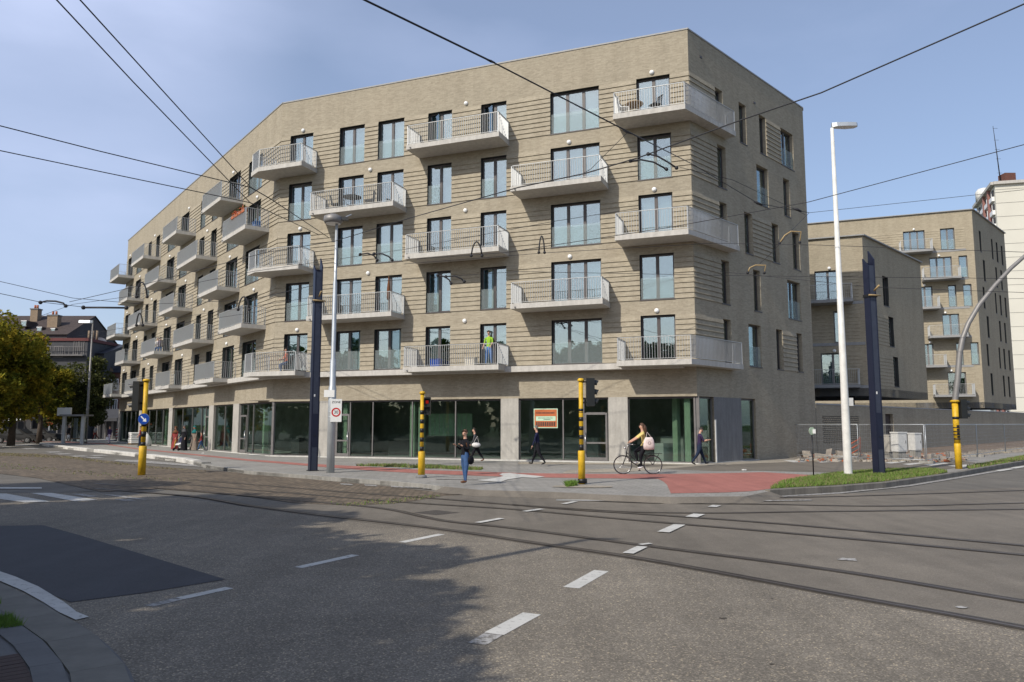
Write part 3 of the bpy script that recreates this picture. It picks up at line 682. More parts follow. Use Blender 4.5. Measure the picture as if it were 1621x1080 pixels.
HF, HL, HR = [], [], []      # openings with details: u0,u1,z0,z1
colsF = dict(A=(.65, 2.2), B=(3.95, 5.55), C=(6.4, 8.0), D=(9.43, 10.82), E=(12.47, 13.87), F=(16.2, 18.68), G=(20.5, 22.08))
colsL = dict(a=(2.95, 5.4), b=(6.95, 9.3), c1=(11.65, 12.95), c2=(14.55, 15.8), d=(18.9, 21.2), e=(22.8, 25.2), f1=(28.05, 29.4), f2=(31.1, 32.35), g=(34.7, 36.9), h=(38.65, 40.9))
rowsR = {5: [(2.35, 3.1), (4.75, 5.5), (6.95, 7.7), (9.45, 11.05)], 4: [(2.4, 3.25), (6.45, 7.75), (9.55, 10.35)], 3: [(2.45, 3.2), (4.95, 5.75), (7.92, 8.77), (10.45, 11.35)],
         2: [(2.47, 3.25), (5.7, 6.45), (9.6, 11.2)], 1: [(2.5, 3.25), (5.0, 6.3), (8.02, 8.72), (10.45, 11.15)]}
ribsF, ribsL, ribsR = [], [], []
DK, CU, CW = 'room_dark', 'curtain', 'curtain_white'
for k in range(1, 6):
    z0, z1 = sill(k), lint(k)
    e = 0.0
    for c, (a, b) in colsF.items(): HF.append((a, b, z0, z1)); ribsF.append((e, a, z0, z1)); e = b
    ribsF.append((e, FF.len, z0, z1))
    cl = sorted([(LL-b, LL-a) for a, b in colsL.values()]); e = 0.0
    for a, b in cl: HL.append((a, b, z0, z1)); ribsL.append((e, a, z0, z1)); e = b
    ribsL.append((e, LL, z0, z1))
    for a, b in rowsR[k]: HR.append((a, b, z0, z1))
    ribsR.append((0.0, rowsR[k][0][0], z0, z1))
ribsR += [(7.7, 9.45, sill(5), lint(5)), (5.75, 7.92, sill(3), lint(3)), (8.72, 10.45, sill(1), lint(1))]
ZG0, ZG1 = 0.16, 3.12
shopF = [(0.0, 3.1), (3.75, 13.58), (14.5, 18.93), (19.83, FF.len)]
shopL = [(LL-a, LL-b) for a, b in ((5.6, 0.0), (10.7, 6.7), (21.2, 11.75), (31.7, 22.3), (41.0, 32.7))]
shopR = [(0.0, 1.43), (4.0, 5.45)]
pilF = [(3.1, 3.75), (13.58, 14.5), (18.93, 19.83)]; pilL = [(LL-6.7, LL-5.6), (LL-11.75, LL-10.7), (LL-22.3, LL-21.2), (LL-32.7, LL-31.7), (0.0, .65)]; pilR = [(1.43, 4.0)]
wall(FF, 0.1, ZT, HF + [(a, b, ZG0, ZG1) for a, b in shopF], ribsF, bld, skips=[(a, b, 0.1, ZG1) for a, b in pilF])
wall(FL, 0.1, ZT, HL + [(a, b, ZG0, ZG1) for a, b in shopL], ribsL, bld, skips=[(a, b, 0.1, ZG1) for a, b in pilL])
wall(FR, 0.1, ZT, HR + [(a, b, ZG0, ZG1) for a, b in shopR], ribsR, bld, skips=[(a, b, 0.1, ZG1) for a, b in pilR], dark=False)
for fac, rb in ((FF, ribsF), (FL, ribsL), (FR, ribsR)):
    for r in rb: rib_panel(fac, r[0], r[1], r[2], r[3], 9, bld)
for fac, pl, mt in ((FF, pilF, 'concrete_pillar'), (FL, pilL, 'concrete_pillar'), (FR, pilR, 'concrete_dark')):
    for a, b in pl: mb = MB(); mb.box(0, b-a, -.004, .35, 0.1, ZG1, mt); ob('concrete_pillar', mb, bld, fac.loc(a), (0, 0, fac.ang))
# back walls, roof and coping
poly = [tuple(p) for p in (Cc, Rc, Rc - FF.d*12, Lc + FL.n*12, Lc, Bc)]
mb = MB()
for a, b in ((1, 2), (2, 3), (3, 4)):
    p, q = poly[a], poly[b]; mb.quad([(p[0]-BO.x, p[1]-BO.y, .1), (q[0]-BO.x, q[1]-BO.y, .1), (q[0]-BO.x, q[1]-BO.y, ZT), (p[0]-BO.x, p[1]-BO.y, ZT)], 'brick_buff')
ob('rear_wall', mb, bld)
mb = MB(); mb.prism([(p[0]-BO.x, p[1]-BO.y) for p in poly], None, ZT-.5, 'concrete_dark'); ob('roof', mb, bld)
mb = MB(); n = len(poly)
for i in range(n):
    p, q = Vector(poly[i]), Vector(poly[(i+1) % n]); d = (q-p).normalized(); qn = Vector((-d.y, d.x)); ctr = Vector((-8, 62))
    if qn.dot(ctr-p) < 0: qn = -qn
    c = (p+q)/2 + qn*.17; L_ = (q-p).length/2
    mb.obox((c.x-BO.x, c.y-BO.y, ZT+.03+i*.0015), (d.x*(L_+.04), d.y*(L_+.04), 0), (qn.x*.2, qn.y*.2, 0), (0, 0, .035), 'coping')
ob('parapet_coping', mb, bld)
# ledge over the ground floor
lp = .52
def miter(off):
    # points offset outward from the three facades at B and C
    def inter(f1, f2, o1, o2):
        a = f1.P - f1.n*o1; b = f2.P - f2.n*o2; den = f1.d.x*f2.d.y - f1.d.y*f2.d.x; t = ((b-a).x*f2.d.y - (b-a).y*f2.d.x)/den; return a + f1.d*t
    return inter
inter = miter(0)
Bm = inter(FL, FF, lp, lp)
poly = [FL.w(0, 0), FL.w(0, -lp), tuple(Bm), FF.w(FF.len-.5, -lp), FF.w(FF.len-.5, 0), tuple(Bc)]
mb = MB(); mb.prism([(p[0]-BO.x, p[1]-BO.y) for p in poly], 4.37, 4.64, 'concrete_slab', bottom=True); ob('concrete_ledge', mb, bld)
# windows
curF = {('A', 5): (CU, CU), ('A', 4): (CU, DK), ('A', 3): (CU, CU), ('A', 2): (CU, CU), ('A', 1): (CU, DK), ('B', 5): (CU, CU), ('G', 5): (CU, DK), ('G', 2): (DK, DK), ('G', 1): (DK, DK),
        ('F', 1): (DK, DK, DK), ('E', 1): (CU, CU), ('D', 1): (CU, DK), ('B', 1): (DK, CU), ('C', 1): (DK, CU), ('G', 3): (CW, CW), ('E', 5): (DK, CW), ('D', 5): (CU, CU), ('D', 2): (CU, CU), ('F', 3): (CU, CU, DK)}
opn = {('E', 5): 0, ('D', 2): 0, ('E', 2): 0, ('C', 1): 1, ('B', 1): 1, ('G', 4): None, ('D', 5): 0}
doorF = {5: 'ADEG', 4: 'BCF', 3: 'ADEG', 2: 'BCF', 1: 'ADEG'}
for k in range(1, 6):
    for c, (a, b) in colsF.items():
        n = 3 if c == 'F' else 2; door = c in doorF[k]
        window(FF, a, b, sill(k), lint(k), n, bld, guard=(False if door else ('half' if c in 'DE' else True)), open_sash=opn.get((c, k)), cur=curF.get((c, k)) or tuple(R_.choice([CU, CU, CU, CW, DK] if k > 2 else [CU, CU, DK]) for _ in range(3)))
    for c, (a, b) in colsL.items():
        n = 1 if c[-1] in '12' else 2; col = c[0]
        door = (k % 2 == 1) == (col in 'bdfh')
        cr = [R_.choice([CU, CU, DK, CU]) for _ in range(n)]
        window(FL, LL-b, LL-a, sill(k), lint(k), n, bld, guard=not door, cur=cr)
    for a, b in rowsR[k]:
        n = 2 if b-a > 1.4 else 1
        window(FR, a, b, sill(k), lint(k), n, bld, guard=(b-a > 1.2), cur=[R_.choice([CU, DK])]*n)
# balconies
for k in range(1, 6):
    z = sill(k) - .03
    if k % 2 == 0:
        for a, b in ((3.1, 8.2), (14.62, 19.08)): balcony(FF, a, b, z, bld); walllamp(FF, (a+b)/2+.3, lint(k)+.2, bld)
        for a, b in ((1.45, 5.75), (11.3, 16.4), (21.9, 26.6), (33.2, 37.1)): balcony(FL, LL-b, LL-a, z, bld); walllamp(FL, LL-(a+b)/2, lint(k)+.2, bld)
    else:
        balcony(FF, 8.92, 14.02, z, bld); walllamp(FF, 11.62, lint(k)+.2, bld)
        walllamp(FF, 21.25, lint(k)+.2, bld); walllamp(FF, 1.5, lint(k)+.2, bld)
        for a, b in ((6.35, 10.5), (16.9, 21.1), (27.5, 32.25), (37.9, 42.1)): balcony(FL, LL-b, LL-a, z, bld); walllamp(FL, LL-(a+b)/2, lint(k)+.2, bld)
        # round the right hand corner
        d1, d2, i = 1.4, .55, .05
        o1, o2 = inter(FF, FR, d1, d2), inter(FF, FR, d1-i, d2-i)
        wrap_balcony([FF.w(19.68, 0), FF.w(19.68, -d1), tuple(o1), FR.w(3.3, -d2), FR.w(3.3, 0), tuple(Cc)], [FF.w(19.73, -.03), FF.w(19.73, -d1+i), tuple(o2), FR.w(3.25, -d2+i), FR.w(3.25, -.03)], z, bld)
        # round the bend
        o1, o2 = inter(FL, FF, d1, d1), inter(FL, FF, d1-i, d1-i)
        wrap_balcony([FL.w(LL-.75, 0), FL.w(LL-.75, -d1), tuple(o1), FF.w(2.5, -d1), FF.w(2.5, 0), tuple(Bc)], [FL.w(LL-.7, -.03), FL.w(LL-.7, -d1+i), tuple(o2), FF.w(2.45, -d1+i), FF.w(2.45, -.03)], z, bld)
# shopfronts
def shopfront(fac, u0, u1, mull, doors=(), cornerL=False, cornerR=False, wide=()):
    h = ZG1-ZG0; w = u1-u0; y = .13; t = .06; mb = MB(); fm = 'frame_grey'
    mb.box(0, w, y-.02, y+.06, h-.09, h, 'frame'); mb.box(0, w, y-.02, y+.06, 0, .07, fm)
    xs = sorted([0] + [m_-u0 for m_ in mull] + [w])
    for x in xs:
        a = .05 if x in (0, w) else .028
        x0, x1 = max(0, x-a), min(w, x+a)
        mb.box(x0, x1, y-.03, y+.06, .07, h-.09, fm)
    fo = ob('shop_window', mb, bld, fac.loc(u0, 0, ZG0), (0, 0, fac.ang))
    for a, b in zip(xs[:-1], xs[1:]):
        pm = MB(); pm.box(0, b-a-.06, 0, .014, 0, h-.16, 'shop_glass'); ob('pane', pm, fo, (a+.03, y+.015, .07))
    for (a, b, hs) in doors:
        a -= u0; b -= u0; d = MB(); dh = 2.25; q = .09
        d.box(a, a+q, y-.05, y-.031, .02, dh, fm); d.box(b-q, b, y-.05, y-.031, .02, dh, fm); d.box(a+q, b-q, y-.05, y-.031, dh-q, dh+.02, fm); d.box(a+q, b-q, y-.05, y-.031, .02, .2, fm); d.box(a+q, b-q, y-.05, y-.031, .82, .90, fm)
        hx = b-.05 if hs > 0 else a+.05
        d.tube([(hx, y-.12, .35), (hx, y-.12, 1.35)], .018, 'chrome', 8); d.box(hx-.012, hx+.012, y-.12, y-.05, .42, .45, 'chrome'); d.box(hx-.012, hx+.012, y-.12, y-.05, 1.24, 1.27, 'chrome')
        ob('door', d, fo)
shopfront(FF, 0.0, 3.1, [])
shopfront(FF, 3.75, 13.58, [4.06, 4.96, 6.34, 8.66, 11.1], [(4.1, 4.92, 1)])
shopfront(FF, 14.5, 18.93, [16.71, 17.72], [(17.76, 18.85, -1)])
shopfront(FF, 19.83, FF.len, [])
shopfront(FR, 0.0, 1.43, []); shopfront(FR, 4.0, 5.45, [])
shopfront(FL, LL-5.6, LL, [LL-4.3, LL-3.3], [(LL-5.5, LL-4.4, 1)])
shopfront(FL, LL-10.7, LL-6.7, [LL-8.6])
shopfront(FL, LL-21.2, LL-11.75, [LL-18.7, LL-16.1, LL-13.8, LL-12.8], [(LL-12.75, LL-11.85, -1)])
shopfront(FL, LL-31.7, LL-22.3, [LL-29.3, LL-26.8, LL-24.5])
shopfront(FL, LL-41.0, LL-32.7, [LL-38.4, LL-36.5, LL-34.6])
for fac, u in ((FF, 0.0), (FF, FF.len)):
    mb = MB(); mb.box(-.07, .07, -.07, .07, 0, ZG1-ZG0, 'frame_grey')
    p = fac.loc(u, .16 if u else .14, ZG0); ob('corner_post', mb, bld, p, (0, 0, fac.ang))
for fac, a, b in ((FF, 0.0, FF.len), (FL, 0.0, LL), (FR, 0.0, 5.6)):
    mb = MB(); mb.box(0, b-a, -.06, -.006, .1, .19 if fac is FF else .17, 'plinth'); ob('plinth', mb, bld, fac.loc(a), (0, 0, fac.ang))
# inside the shops
mb = MB()
for fac, a, b, yy in ((FF, -2.0, FF.len-.3, 6.5), (FL, 0, LL, 6.0)):
    for q, m_ in (([(a, .3, .155), (b, .3, .155), (b, yy, .155), (a, yy, .155)], 'interior_floor'), ([(a, yy, .15), (b, yy, .15), (b, yy, 3.3), (a, yy, 3.3)], 'interior'), ([(a, .21, 3.2), (b, .21, 3.2), (b, yy, 3.2), (a, yy, 3.2)], 'interior')):
        mb.quad([tuple(Vector(fac.loc(x, y, z))) for x, y, z in q], m_)
ob('shop_interior', mb, bld)
for fac, u, y in ((FF, 8.98, .55), (FF, 8.55, .45), (FF, 22.45, .45), (FF, 4.4, .6), (FL, LL-2.6, .6), (FL, LL-8, .8), (FL, LL-15, .8), (FL, LL-26, .8), (FR, .8, 1.6)):
    mb = MB(); mb.box(-.13, .13, -.13, .13, .156, 3.19, 'green_column'); ob('inner_column', mb, bld, fac.loc(u, y), (0, 0, fac.ang))
mb = MB(); mb.box(0, 2.6, 0, .06, 1.25, 2.45, 'sign_mint'); [mb.box(.1+i*.27, .13+i*.27, -.012, 0, 1.27, 2.43, 'cabinet') for i in range(10)]; ob('stored_panel', mb, bld, FF.loc(8.0, 3.2), (0, 0, FF.ang))
for fac, u, y, w_, h_, mt in ((FF, 20.9, 2.2, 1.2, 1.3, 'interior_floor'), (FF, 5.6, 3, 1.4, 1.0, 'wall_slate'), (FL, LL-2.2, 2, 1.2, 1.1, 'wall_slate'), (FR, .3, 2.0, .9, 1.0, 'cabinet'), (FF, 2.0, 2.5, .8, 1.1, 'wall_slate'), (FF, 15.5, 3.5, 2, 1.2, 'interior_floor')):
    mb = MB(); mb.box(0, w_, 0, .5, .156, h_, mt); ob('stored_crate', mb, bld, fac.loc(u, y), (0, 0, fac.ang))
# vents, weep pipe
for u, z in ((6.35, 18.6), (1.0, 19.2)): ob('vent', boxmesh('vent', 0.0, .22, -.03, .01, 0.0, .1, 'frame'), bld, FR.loc(u, 0, z), (0, 0, FR.ang))
mb = MB(); mb.box(-.04, .04, -.05, -.005, .1, 2.1, 'cabinet'); ob('down_pipe', mb, bld, FR.loc(1.5, 0, 0), (0, 0, FR.ang))

# poster in the shop window
p = thing('window_poster', 'orange and pale green poster fixed inside the shop window left of the middle signal', 'sign', (*FF.w(15.25, .08), 1.9-.2), FF.ang)
mb = MB(); mb.box(0, 1.2, 0, .02, 0, .92, 'sign_mint'); ob('backing', mb, p)
mb = MB(); mb.box(.04, 1.16, -.006, -.001, .56, .88, 'sign_orange'); mb.box(.04, 1.16, -.006, -.001, .04, .34, 'sign_orange'); mb.box(.04, .1, -.006, -.001, .34, .56, 'sign_orange'); mb.box(1.1, 1.16, -.006, -.001, .34, .56, 'sign_orange'); ob('print', mb, p)
mb = MB()
for i in range(14): mb.box(.14+i*.066, .18+i*.066, -.010, -.0065, .68, .75, 'wire')
for i in range(12): mb.box(.22+i*.062, .26+i*.062, -.006, -.001, .46, .49, 'wire')
for i in range(6): mb.box(.5+i*.06, .54+i*.06, -.006, -.001, .39, .42, 'wire')
for i in range(9): mb.box(.12+i*.11, .19+i*.11, -.010, -.0065, .09, .29, 'roof_tile')
ob('lettering', mb, p)

# ------------------------------------------------------------------ blocks behind, to the right
def hit(fac, px, py=560):
    r = ray(px, py); r2 = Vector((r.x, r.y)); n = fac.n
    t = n.dot(fac.P)/n.dot(r2); return fac.d.dot(r2*t - fac.P)
def rear_block(K, lenF, lenR, z0, z1, label, wF, wR, balcs, bands, off_lint, floors, org):
    root = thing('apartment_building', label, 'building', tuple(org))
    fF, fR = Fac(K - FF.d*lenF, K), Fac(K, K + FR.d*lenR)
    wall(fF, z0, z1, [(a, b, c, d) for a, b, c, d, *_ in wF], [], root, 'brick_wall_far', org=org)
    wall(fR, z0, z1, [(a, b, c, d) for a, b, c, d in wR], [], root, 'brick_wall_far', org=org)
    for a, b, c, d, n, g in wF: window(fF, a, b, c, d, n, root, guard=g, cur=[R_.choice([CU, CU, DK]) for _ in range(n)], org=org, fm='frame_grey')
    for a, b, c, d in wR: window(fR, a, b, c, d, 1, root, guard=False, cur=[DK], org=org)
    for a, b, z in balcs:
        balcony(fF, a, b, z, root, 1.35, org, .2, 'rail', 'coping' ); walllamp(fF, (a+b)/2, z+2.35, root, org)
    for a, b, z in bands:
        mb = MB(); mb.box(0, b-a, -.03, -.004, 0, .2, 'coping'); ob('string_course', mb, root, fF.loc(a, 0, z-.2, org), (0, 0, fF.ang))
    mb = MB(); P4 = [K - FF.d*lenF, K, K + FR.d*lenR, K - FF.d*lenF + FR.d*lenR]; rel = [(p.x-org.x, p.y-org.y) for p in P4]
    mb.prism(rel, z0, z0+.55, 'concrete_dark', bottom=True); ob('base_slab', mb, root)
    mb = MB(); mb.prism(rel, None, z1-.3, 'concrete_dark')
    for a, b in ((2, 3), (3, 0)):
        p, q = rel[a], rel[b]; mb.quad([(p[0], p[1], z0), (q[0], q[1], z0), (q[0], q[1], z1), (p[0], p[1], z1)], 'brick_wall_far')
    ob('roof', mb, root)
    mb = MB()
    for i in range(4):
        p, q = Vector(rel[i]), Vector(rel[(i+1) % 4]); d = (q-p).normalized(); c = (p+q)/2
        mb.obox((c.x, c.y, z1+.03+.002*i), (d.x*((q-p).length/2+.05), d.y*((q-p).length/2+.05), 0), (-d.y*.16, d.x*.16, 0), (0, 0, .04), 'coping')
    ob('parapet_coping', mb, root)
    return root, fF, fR
def zat(px, py, Y): return W(px, py, Y).z
# nearer cube
K1p = W(1376, 600, 50.5); K1 = Vector((K1p.x, K1p.y)); org1 = Vector((K1.x, K1.y, 0))
f1 = Fac(K1 - FF.d*12, K1); f1r = Fac(K1, K1 + FR.d*10)
zt1 = zat(1376, 373, 50.5)
u = lambda px: hit(f1, px)
ur = lambda px: hit(f1r, px)
tops = [zt1-2.25, zt1-2.25-2.84, zt1-2.25-5.68]
wF1 = [(u(1294.6), u(1337), tops[0]-2.15, tops[0], 2, False), (u(1322), u(1332), tops[1]-2.15, tops[1], 1, False), (u(1299), u(1338), tops[2]-2.15, tops[2], 2, False)]
wR1 = [(ur(1403), ur(1412), tops[0]-2.15, tops[0]), (ur(1409), ur(1417), tops[1]-2.15, tops[1]), (ur(1413), ur(1421), tops[2]-2.15, tops[2])]
blk1, f1, f1r_ = rear_block(K1, 12, ur(1465), 3.75, zt1, 'smaller buff brick block raised above the garden wall behind the white lamp post', wF1, wR1,
    [(u(1285), u(1353), tops[0]-2.2), (u(1285), u(1358), tops[2]-2.2)], [(u(1353), u(1371), tops[0]-2.2), (u(1280), u(1371), tops[1]-2.15), (u(1358), u(1373), tops[2]-2.2)], 0, 3, org1)
for i, t_ in enumerate(tops):
    es = [u(1280), 12-.35]; w_ = wF1[i]
    rib_panel(f1, es[0], w_[0], t_-2.15, t_, 9, blk1, 'brick_wall_far', .03, org1); rib_panel(f1, w_[1], es[1], t_-2.15, t_, 9, blk1, 'brick_wall_far', .03, org1)
for i in (1, 2): rib_panel(f1r_, .35, wR1[i][0], tops[i]-2.15, tops[i], 9, blk1, 'brick_wall_far', .03, org1)
# farther block
K2p = W(1556, 600, 72.5); K2 = Vector((K2p.x, K2p.y)); org2 = Vector((K2.x, K2.y, 0))
f2 = Fac(K2 - FF.d*32, K2); f2r = Fac(K2, K2 + FR.d*18)
K2n = 32
u2 = lambda px: hit(f2, px); ur2 = lambda px: hit(f2r, px)
zt2 = zat(1556, 332, 72.5)
T = [zt2-1.65-2.84*i for i in range(6)]
wF2 = []; bl2 = []; bd2 = []; rb2 = []
rows = [([(1440, 1475, 3, False), (1500, 1523, 2, True)], (1432, 1484), (1486, 1551)),
        ([(1480, 1516, 3, False), (1527, 1541, 1, True)], (1466, 1526), (1528, 1553)),
        ([(1458, 1482, 2, False), (1507, 1520, 1, True), (1531, 1545, 1, True)], (1450, 1490), (1492, 1556)),
        ([(1495, 1522, 2, False)], (1470, 1531), (1534, 1559)),
        ([(1462, 1478, 2, False), (1514, 1525, 1, True), (1537, 1550, 1, True)], (1452, 1495), (1497, 1562)),
        ([(1498, 1527, 2, False)], (1473, 1536), (1538, 1564))]
for i, (ws, bc, bn) in enumerate(rows):
    t_ = T[i]; e = u2(1275)
    sh = i*4.1
    for a, b, n_, g_ in ws:
        ua, ub = u2(a - 0), u2(b - 0)
        wF2.append((ua, ub, t_-2.15, t_, n_, g_)); rb2.append((e, ua, t_-2.15, t_)); e = ub
    rb2.append((e, K2n-.7, t_-2.15, t_)); bl2.append((u2(bc[0]), u2(bc[1]), t_-2.2)); bd2.append((u2(bn[0]), K2n-.7, t_-2.16))
wR2 = []
for i in range(6):
    for a in ((2.2, 2.9), (7.0, 7.6), (9.0, 9.7), (11.2, 11.9)) if i % 2 == 0 else ((3.0, 3.8), (8.0, 8.7), (10.2, 10.9)): wR2.append((a[0], a[1], T[i]-2.15, T[i]))
LR2 = ur2(1603)
blk2, f2, f2r_ = rear_block(K2, K2n, max(LR2, 13), 3.4, zt2, 'tall buff brick block standing farthest back in front of the cream tower', wF2, wR2, bl2, bd2, 0, 6, org2)
for r in rb2:
    if r[1]-r[0] > .2: rib_panel(f2, r[0], r[1], r[2], r[3], 9, blk2, 'brick_wall_far', .03, org2)
# short columns under the raised blocks, and the deck they stand on
deck = [R_ for R_ in ()]
mb = MB(); A = FR.P + FR.d*12.7 + FR.n*.45; pl = [tuple(A), tuple(A + FR.d*60), tuple(A + FR.d*60 - FF.d*60), tuple(A - FF.d*30)]
mb.prism(pl, 0.1, 2.80, 'concrete_dark'); struct('podium_deck', mb)
for root, K, f_, fr_, z, org, n_ in ((blk1, K1, f1, f1r_, 3.75, org1, 3), (blk2, K2, f2, f2r_, 3.4, org2, 5)):
    for i in range(n_):
        for yy in (1.2, 6.0):
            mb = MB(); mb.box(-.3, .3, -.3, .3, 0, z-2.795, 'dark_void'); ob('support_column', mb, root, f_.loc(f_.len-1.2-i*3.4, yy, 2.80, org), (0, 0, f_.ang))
# garden wall continuing the flank of the big block
gw = Fac(FR.P + FR.d*12.60, FR.P + FR.d*12.60 + FR.d*66); og = Vector((gw.P.x, gw.P.y, 0))
gwt = thing('garden_wall', 'long buff brick garden wall running behind the temporary fence', 'wall', tuple(og))
uw = lambda px: hit(gw, px, 690)
hole = [(uw(1403), uw(1415.5), .6, 2.55)]
wall(gw, 0.1, 2.98, hole, [(uw(1303), uw(1361), .75, 2.35)], gwt, 'brick_buff', .25, og)
mb = MB(); mb.box(0, gw.len, -.03, .33, 2.98, 3.06, 'coping'); ob('wall_coping', mb, gwt, gw.loc(0, 0, 0, og), (0, 0, gw.ang))
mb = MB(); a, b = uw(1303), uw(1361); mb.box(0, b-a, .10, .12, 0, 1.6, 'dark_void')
for i in range(14):
    for j in range(int((b-a)/.3)+1):
        x = j*.3 + (.15 if i % 2 else 0); mb.box(min(x, b-a-.02), min(x+.22, b-a), 0, .1, i*.114, i*.114+.052, 'brick_buff')
    mb.box(0, b-a, .002, .1, i*.114+.052, i*.114+.114-.03, 'brick_buff')
o_ = ob('lattice_brickwork', mb, gwt, gw.loc(a, 0, .75, og), (0, 0, gw.ang)); o_['kind'] = 'stuff'
mb = MB(); mb.box(0, hole[0][1]-hole[0][0], .2, .24, 0, 1.95, 'roof_tile'); ob('garden_gate', mb, gwt, gw.loc(hole[0][0], 0, .6, og), (0, 0, gw.ang))
# cream tower
tp = W(1599, 640, 150); to = Vector((tp.x, tp.y, 0)); zt = zat(1599, 293, 150)
tow = thing('apartment_tower', 'cream panelled apartment tower with a roof mast at the right edge', 'tower', (to.x, to.y, 0))
da, dl = Vector((.97, -.24)), Vector((.363, .932))
def tw(a, b, z): return (da.x*a+dl.x*b, da.y*a+dl.y*b, z)
mb = MB()
mb.quad([tw(0, 0, 0), tw(22, 0, 0), tw(22, 0, zt), tw(0, 0, zt)], 'tower_cream'); mb.quad([tw(0, 18, 0), tw(0, 0, 0), tw(0, 0, zt), tw(0, 18, zt)], 'tower_cream')
mb.quad([tw(0, 0, zt), tw(22, 0, zt), tw(22, 18, zt), tw(0, 18, zt)], 'concrete_dark'); mb.quad([tw(22, 0, 0), tw(22, 18, 0), tw(22, 18, zt), tw(22, 0, zt)], 'tower_cream'); mb.quad([tw(22, 18, 0), tw(0, 18, 0), tw(0, 18, zt), tw(22, 18, zt)], 'tower_cream')
ob('wall', mb, tow)
for k in range(17):
    z = zt-1.0-2.8*k
    if z < 3: break
    mb = MB(); c = Vector(tw(11, -.03, z)); mb.obox(c, (da.x*11, da.y*11, 0), (dl.x*.01, dl.y*.01, 0), (0, 0, .03), 'kerb_grey'); ob('panel_joint', mb, tow)
    for b0, b1 in ((1.0, 3.6), (5.2, 8.2), (9.5, 12.5), (14, 17)):
        mb = MB(); c = Vector(tw(-.25, (b0+b1)/2, z-1.6)); mb.obox(c, (dl.x*(b1-b0)/2, dl.y*(b1-b0)/2, 0), (-da.x*.25, -da.y*.25, 0), (0, 0, .45), 'white_paint'); ob('window_panel', mb, tow)
        mb = MB(); c = Vector(tw(-.12, (b0+b1)/2, z-.45)); mb.obox(c, (dl.x*(b1-b0)/2, dl.y*(b1-b0)/2, 0), (-da.x*.1, -da.y*.1, 0), (0, 0, .62), 'wall_slate'); w_ = ob('window', mb, tow)
        mb = MB(); mb.obox(Vector(tw(-.26, (b0+b1)/2, z-.45)), (dl.x*.08, dl.y*.08, 0), (-da.x*.05, -da.y*.05, 0), (0, 0, .62), 'white_paint'); ob('frame', mb, w_)
for b in (4.4, 9.0): mb = MB(); c = Vector(tw(-.3, b, zt/2+.1)); mb.obox(c, (dl.x*.35, dl.y*.35, 0), (-da.x*.3, -da.y*.3, 0), (0, 0, zt/2), 'tower_red'); ob('red_pier', mb, tow)
mb = MB(); c = Vector(tw(11, -.2, zt+.3)); mb.obox(c, (da.x*11.3, da.y*11.3, 0), (dl.x*.4, dl.y*.4, 0), (0, 0, .3), 'concrete_slab'); c = Vector(tw(-.4, 9, zt+.302)); mb.obox(c, (dl.x*9.3, dl.y*9.3, 0), (da.x*.4, da.y*.4, 0), (0, 0, .3), 'concrete_slab'); ob('cornice', mb, tow)
mb = MB(); c = Vector(tw(3.0, 3, zt+1.6)); mb.obox(c, (1.1, 0, 0), (0, 1.1, 0), (0, 0, 1.3), 'brick_red'); ob('lift_housing', mb, tow)
mb = MB(); c = Vector(tw(.6, 13, zt+1.3)); mb.lathe([(1.6, -1), (1.6, 1), (1.2, 1.6)], 'pole_cream', 12, tuple(c)); ob('roof_tank', mb, tow)
mb = MB(); b0 = Vector(tw(1.6, 2, zt)); mb.tube([b0, b0+Vector((-.4, 0, 7)), b0+Vector((-.8, 0, 13))], [.12, .09, .04], 'wire', 6)
for z in (3, 6, 8, 10, 12.5): mb.tube([b0+Vector((-.5-.06*z/2, 0, z)), b0+Vector((.5-.06*z/2, 0, z))], .03, 'wire', 4)
ob('roof_mast', mb, tow)

